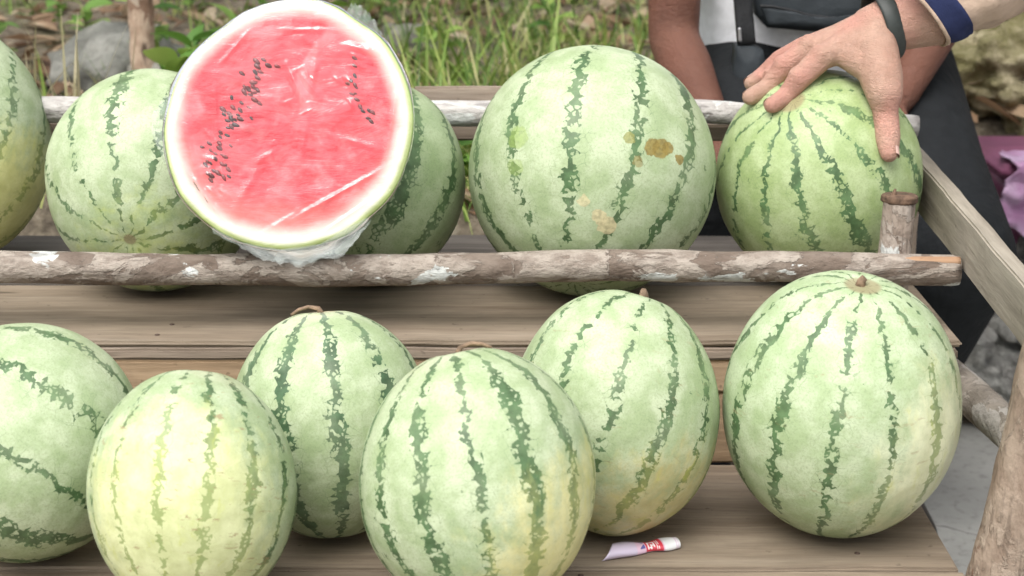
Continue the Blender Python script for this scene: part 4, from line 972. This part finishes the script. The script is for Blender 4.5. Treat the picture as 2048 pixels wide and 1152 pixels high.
LEAF = None
def leaf_mesh():
    vs, fs = [], []; K = 8
    for k in range(K + 1):
        f = k / K; ww = .30 * math.sin(math.pi * min(1, f ** .8)) ** .8 + (.012 if 0 < k < K else .004); z = .12 * math.sin(f * 2.4) - .10 * f * f
        vs += [(f, -ww, z + .07 * ww / .3), (f, -ww * .5, z + .02), (f, 0, z), (f, ww * .5, z + .02), (f, ww, z + .07 * ww / .3)]
    for k in range(K):
        for i in range(4): a = k * 5 + i; fs.append((a, a + 1, a + 6, a + 5))
    me = pym('leaf', vs, fs); me.materials.append(M_LEAF); me.polygons.foreach_set('use_smooth', [True] * len(me.polygons)); return me
LEAF = leaf_mesh()
M_WSTEM = simple('weed_stem', (.22, .24, .09), .7, .3, 60)
def weed(px, py, y, h, nl, ll, label, seed, group='broad-leaved weeds behind the stand'):
    rd = random.Random(seed); c = atY(px, py, y); z = terrace_z(c.x, y); base = Vector((c.x, y, z))
    root = tag(empty('weed_plant', base), label, 'plant', group)
    top = base + Vector((rd.uniform(-.03, .03), rd.uniform(-.03, .03), h))
    link('stem', pole_me('stem', base - Vector((0, 0, .02)), top, .004, .0018, seed, 8, 7, .1), M_WSTEM, root)
    for k in range(nl):
        f = .15 + .85 * (k + 1) / nl; p = base.lerp(top, f); az = k * 2.4 + rd.uniform(-.5, .5)
        o = bpy.data.objects.new('leaf', LEAF); COL.objects.link(o); o.parent = root
        l = ll * rd.uniform(.65, 1.15)
        o.matrix_world = Matrix.Translation(p) @ Matrix.Rotation(az, 4, 'Z') @ Matrix.Rotation(R(rd.uniform(-50, 15)), 4, 'Y') @ Matrix.Rotation(rd.uniform(-.5, .5), 4, 'X') @ Matrix.Scale(l, 4)
        o.matrix_parent_inverse = Matrix.Translation(-base)
WD = [(345, 95, 2.95, .16, 14, .07, 'broad-leaved weed beside the brown sapling trunk'), (395, 75, 3.05, .17, 14, .075, 'bright green weed above the left rim of the cut half'), (300, 60, 3.4, .2, 12, .07, 'yellow-green weed behind the sapling trunk'),
      (190, 60, 3.6, .14, 10, .06, 'small weed near the big grey stone'), (820, 130, 3.0, .10, 12, .055, 'low weed in the grass right of the cut half'), (930, 175, 2.75, .09, 12, .05, 'light green weed just over the back rail'),
      (1000, 140, 2.9, .12, 14, .055, 'leafy weed left of the largest watermelon'), (1160, 85, 3.2, .13, 14, .06, 'yellow-green weed over the largest watermelon'), (1240, 85, 3.1, .12, 14, .06, 'leafy weed between largest watermelon and brown arm'),
      (1120, 40, 3.7, .12, 10, .06, 'far weed above the largest watermelon'), (700, 20, 3.8, .16, 12, .07, 'dark weed behind the top of the cut half'), (1985, 85, 3.45, .12, 14, .065, 'green weed on the mossy boulder by the beige sleeve'),
      (2040, 95, 3.4, .14, 12, .07, 'green weed at the right edge above the boulder'), (1930, 110, 3.42, .08, 10, .05, 'small weed under the beige cuff'), (450, 30, 3.5, .14, 10, .065, 'weed peeking over the top left rim of the cut half')]
for i, a in enumerate(WD): weed(*a, seed=40 + i)
for i in range(22):
    x = rnd.uniform(-1.3, 1.3); y = rnd.uniform(3.3, 4.8)
    px = 1024 + FPX * x / (y * cP + .4 * sP)
    if .0 < x < .8 and y < 3.2: continue
    weed(px, 0, y, rnd.uniform(.06, .14), 8, rnd.uniform(.04, .07), 'low broad-leaved weed scattered far up the bank', 80 + i, 'weeds scattered far up the bank')

def sapling():
    b = atY(282, 60, 3.3); z = terrace_z(b.x, 3.3)
    t = tag(empty('sapling', (b.x, 3.3, z)), 'slender sapling with flaking reddish-brown bark behind the left watermelons', 'tree')
    TB = bark_mat('flaky_bark', 2, 44, (.20, .125, .085), (.34, .225, .16), (.46, .36, .27), .8, (.5, .42, .33))
    link('trunk', pole_me('trunk', (b.x + .012, 3.3, z - .05), (b.x - .02, 3.32, z + .55), .024, .021, 51, 60, 20, .18, True, .008), TB, t)
    link('trunk', pole_me('trunk', (b.x - .02, 3.32, z + .54), (b.x + .05, 3.4, z + 1.5), .021, .012, 52, 40, 16, .15, True, .02), TB, t)
    rd = random.Random(9); vs, fs = [], []; br = []
    for i in range(9):
        p0 = Vector((b.x - .02 + .07 * i / 9, 3.32 + .08 * i / 9, z + .8 + .7 * i / 9)); a = i * 2.3; p1 = p0 + Vector((math.cos(a) * .45, math.sin(a) * .45, .28)); link('branch', pole_me('branch', p0, p1, .008, .003, 60 + i, 10, 8, .1), TB, t)
        for k in range(70):
            s = rd.random(); p = p0.lerp(p1, .3 + .7 * s) + Vector((rd.gauss(0, .09), rd.gauss(0, .09), rd.gauss(0, .07))); an = rd.uniform(0, 6.28); l = rd.uniform(.03, .06)
            d = Vector((math.cos(an), math.sin(an), rd.uniform(-.8, .2))) * l; sdv = Vector((-math.sin(an), math.cos(an), rd.uniform(-.3, .3))) * l * .4; b0 = len(vs)
            vs += [p - d, p + sdv, p + d, p - sdv]; fs.append((b0, b0 + 1, b0 + 2, b0 + 3))
    tag(link('crown', pym('crown', vs, fs), M_LEAF, t), kind='stuff')
sapling()
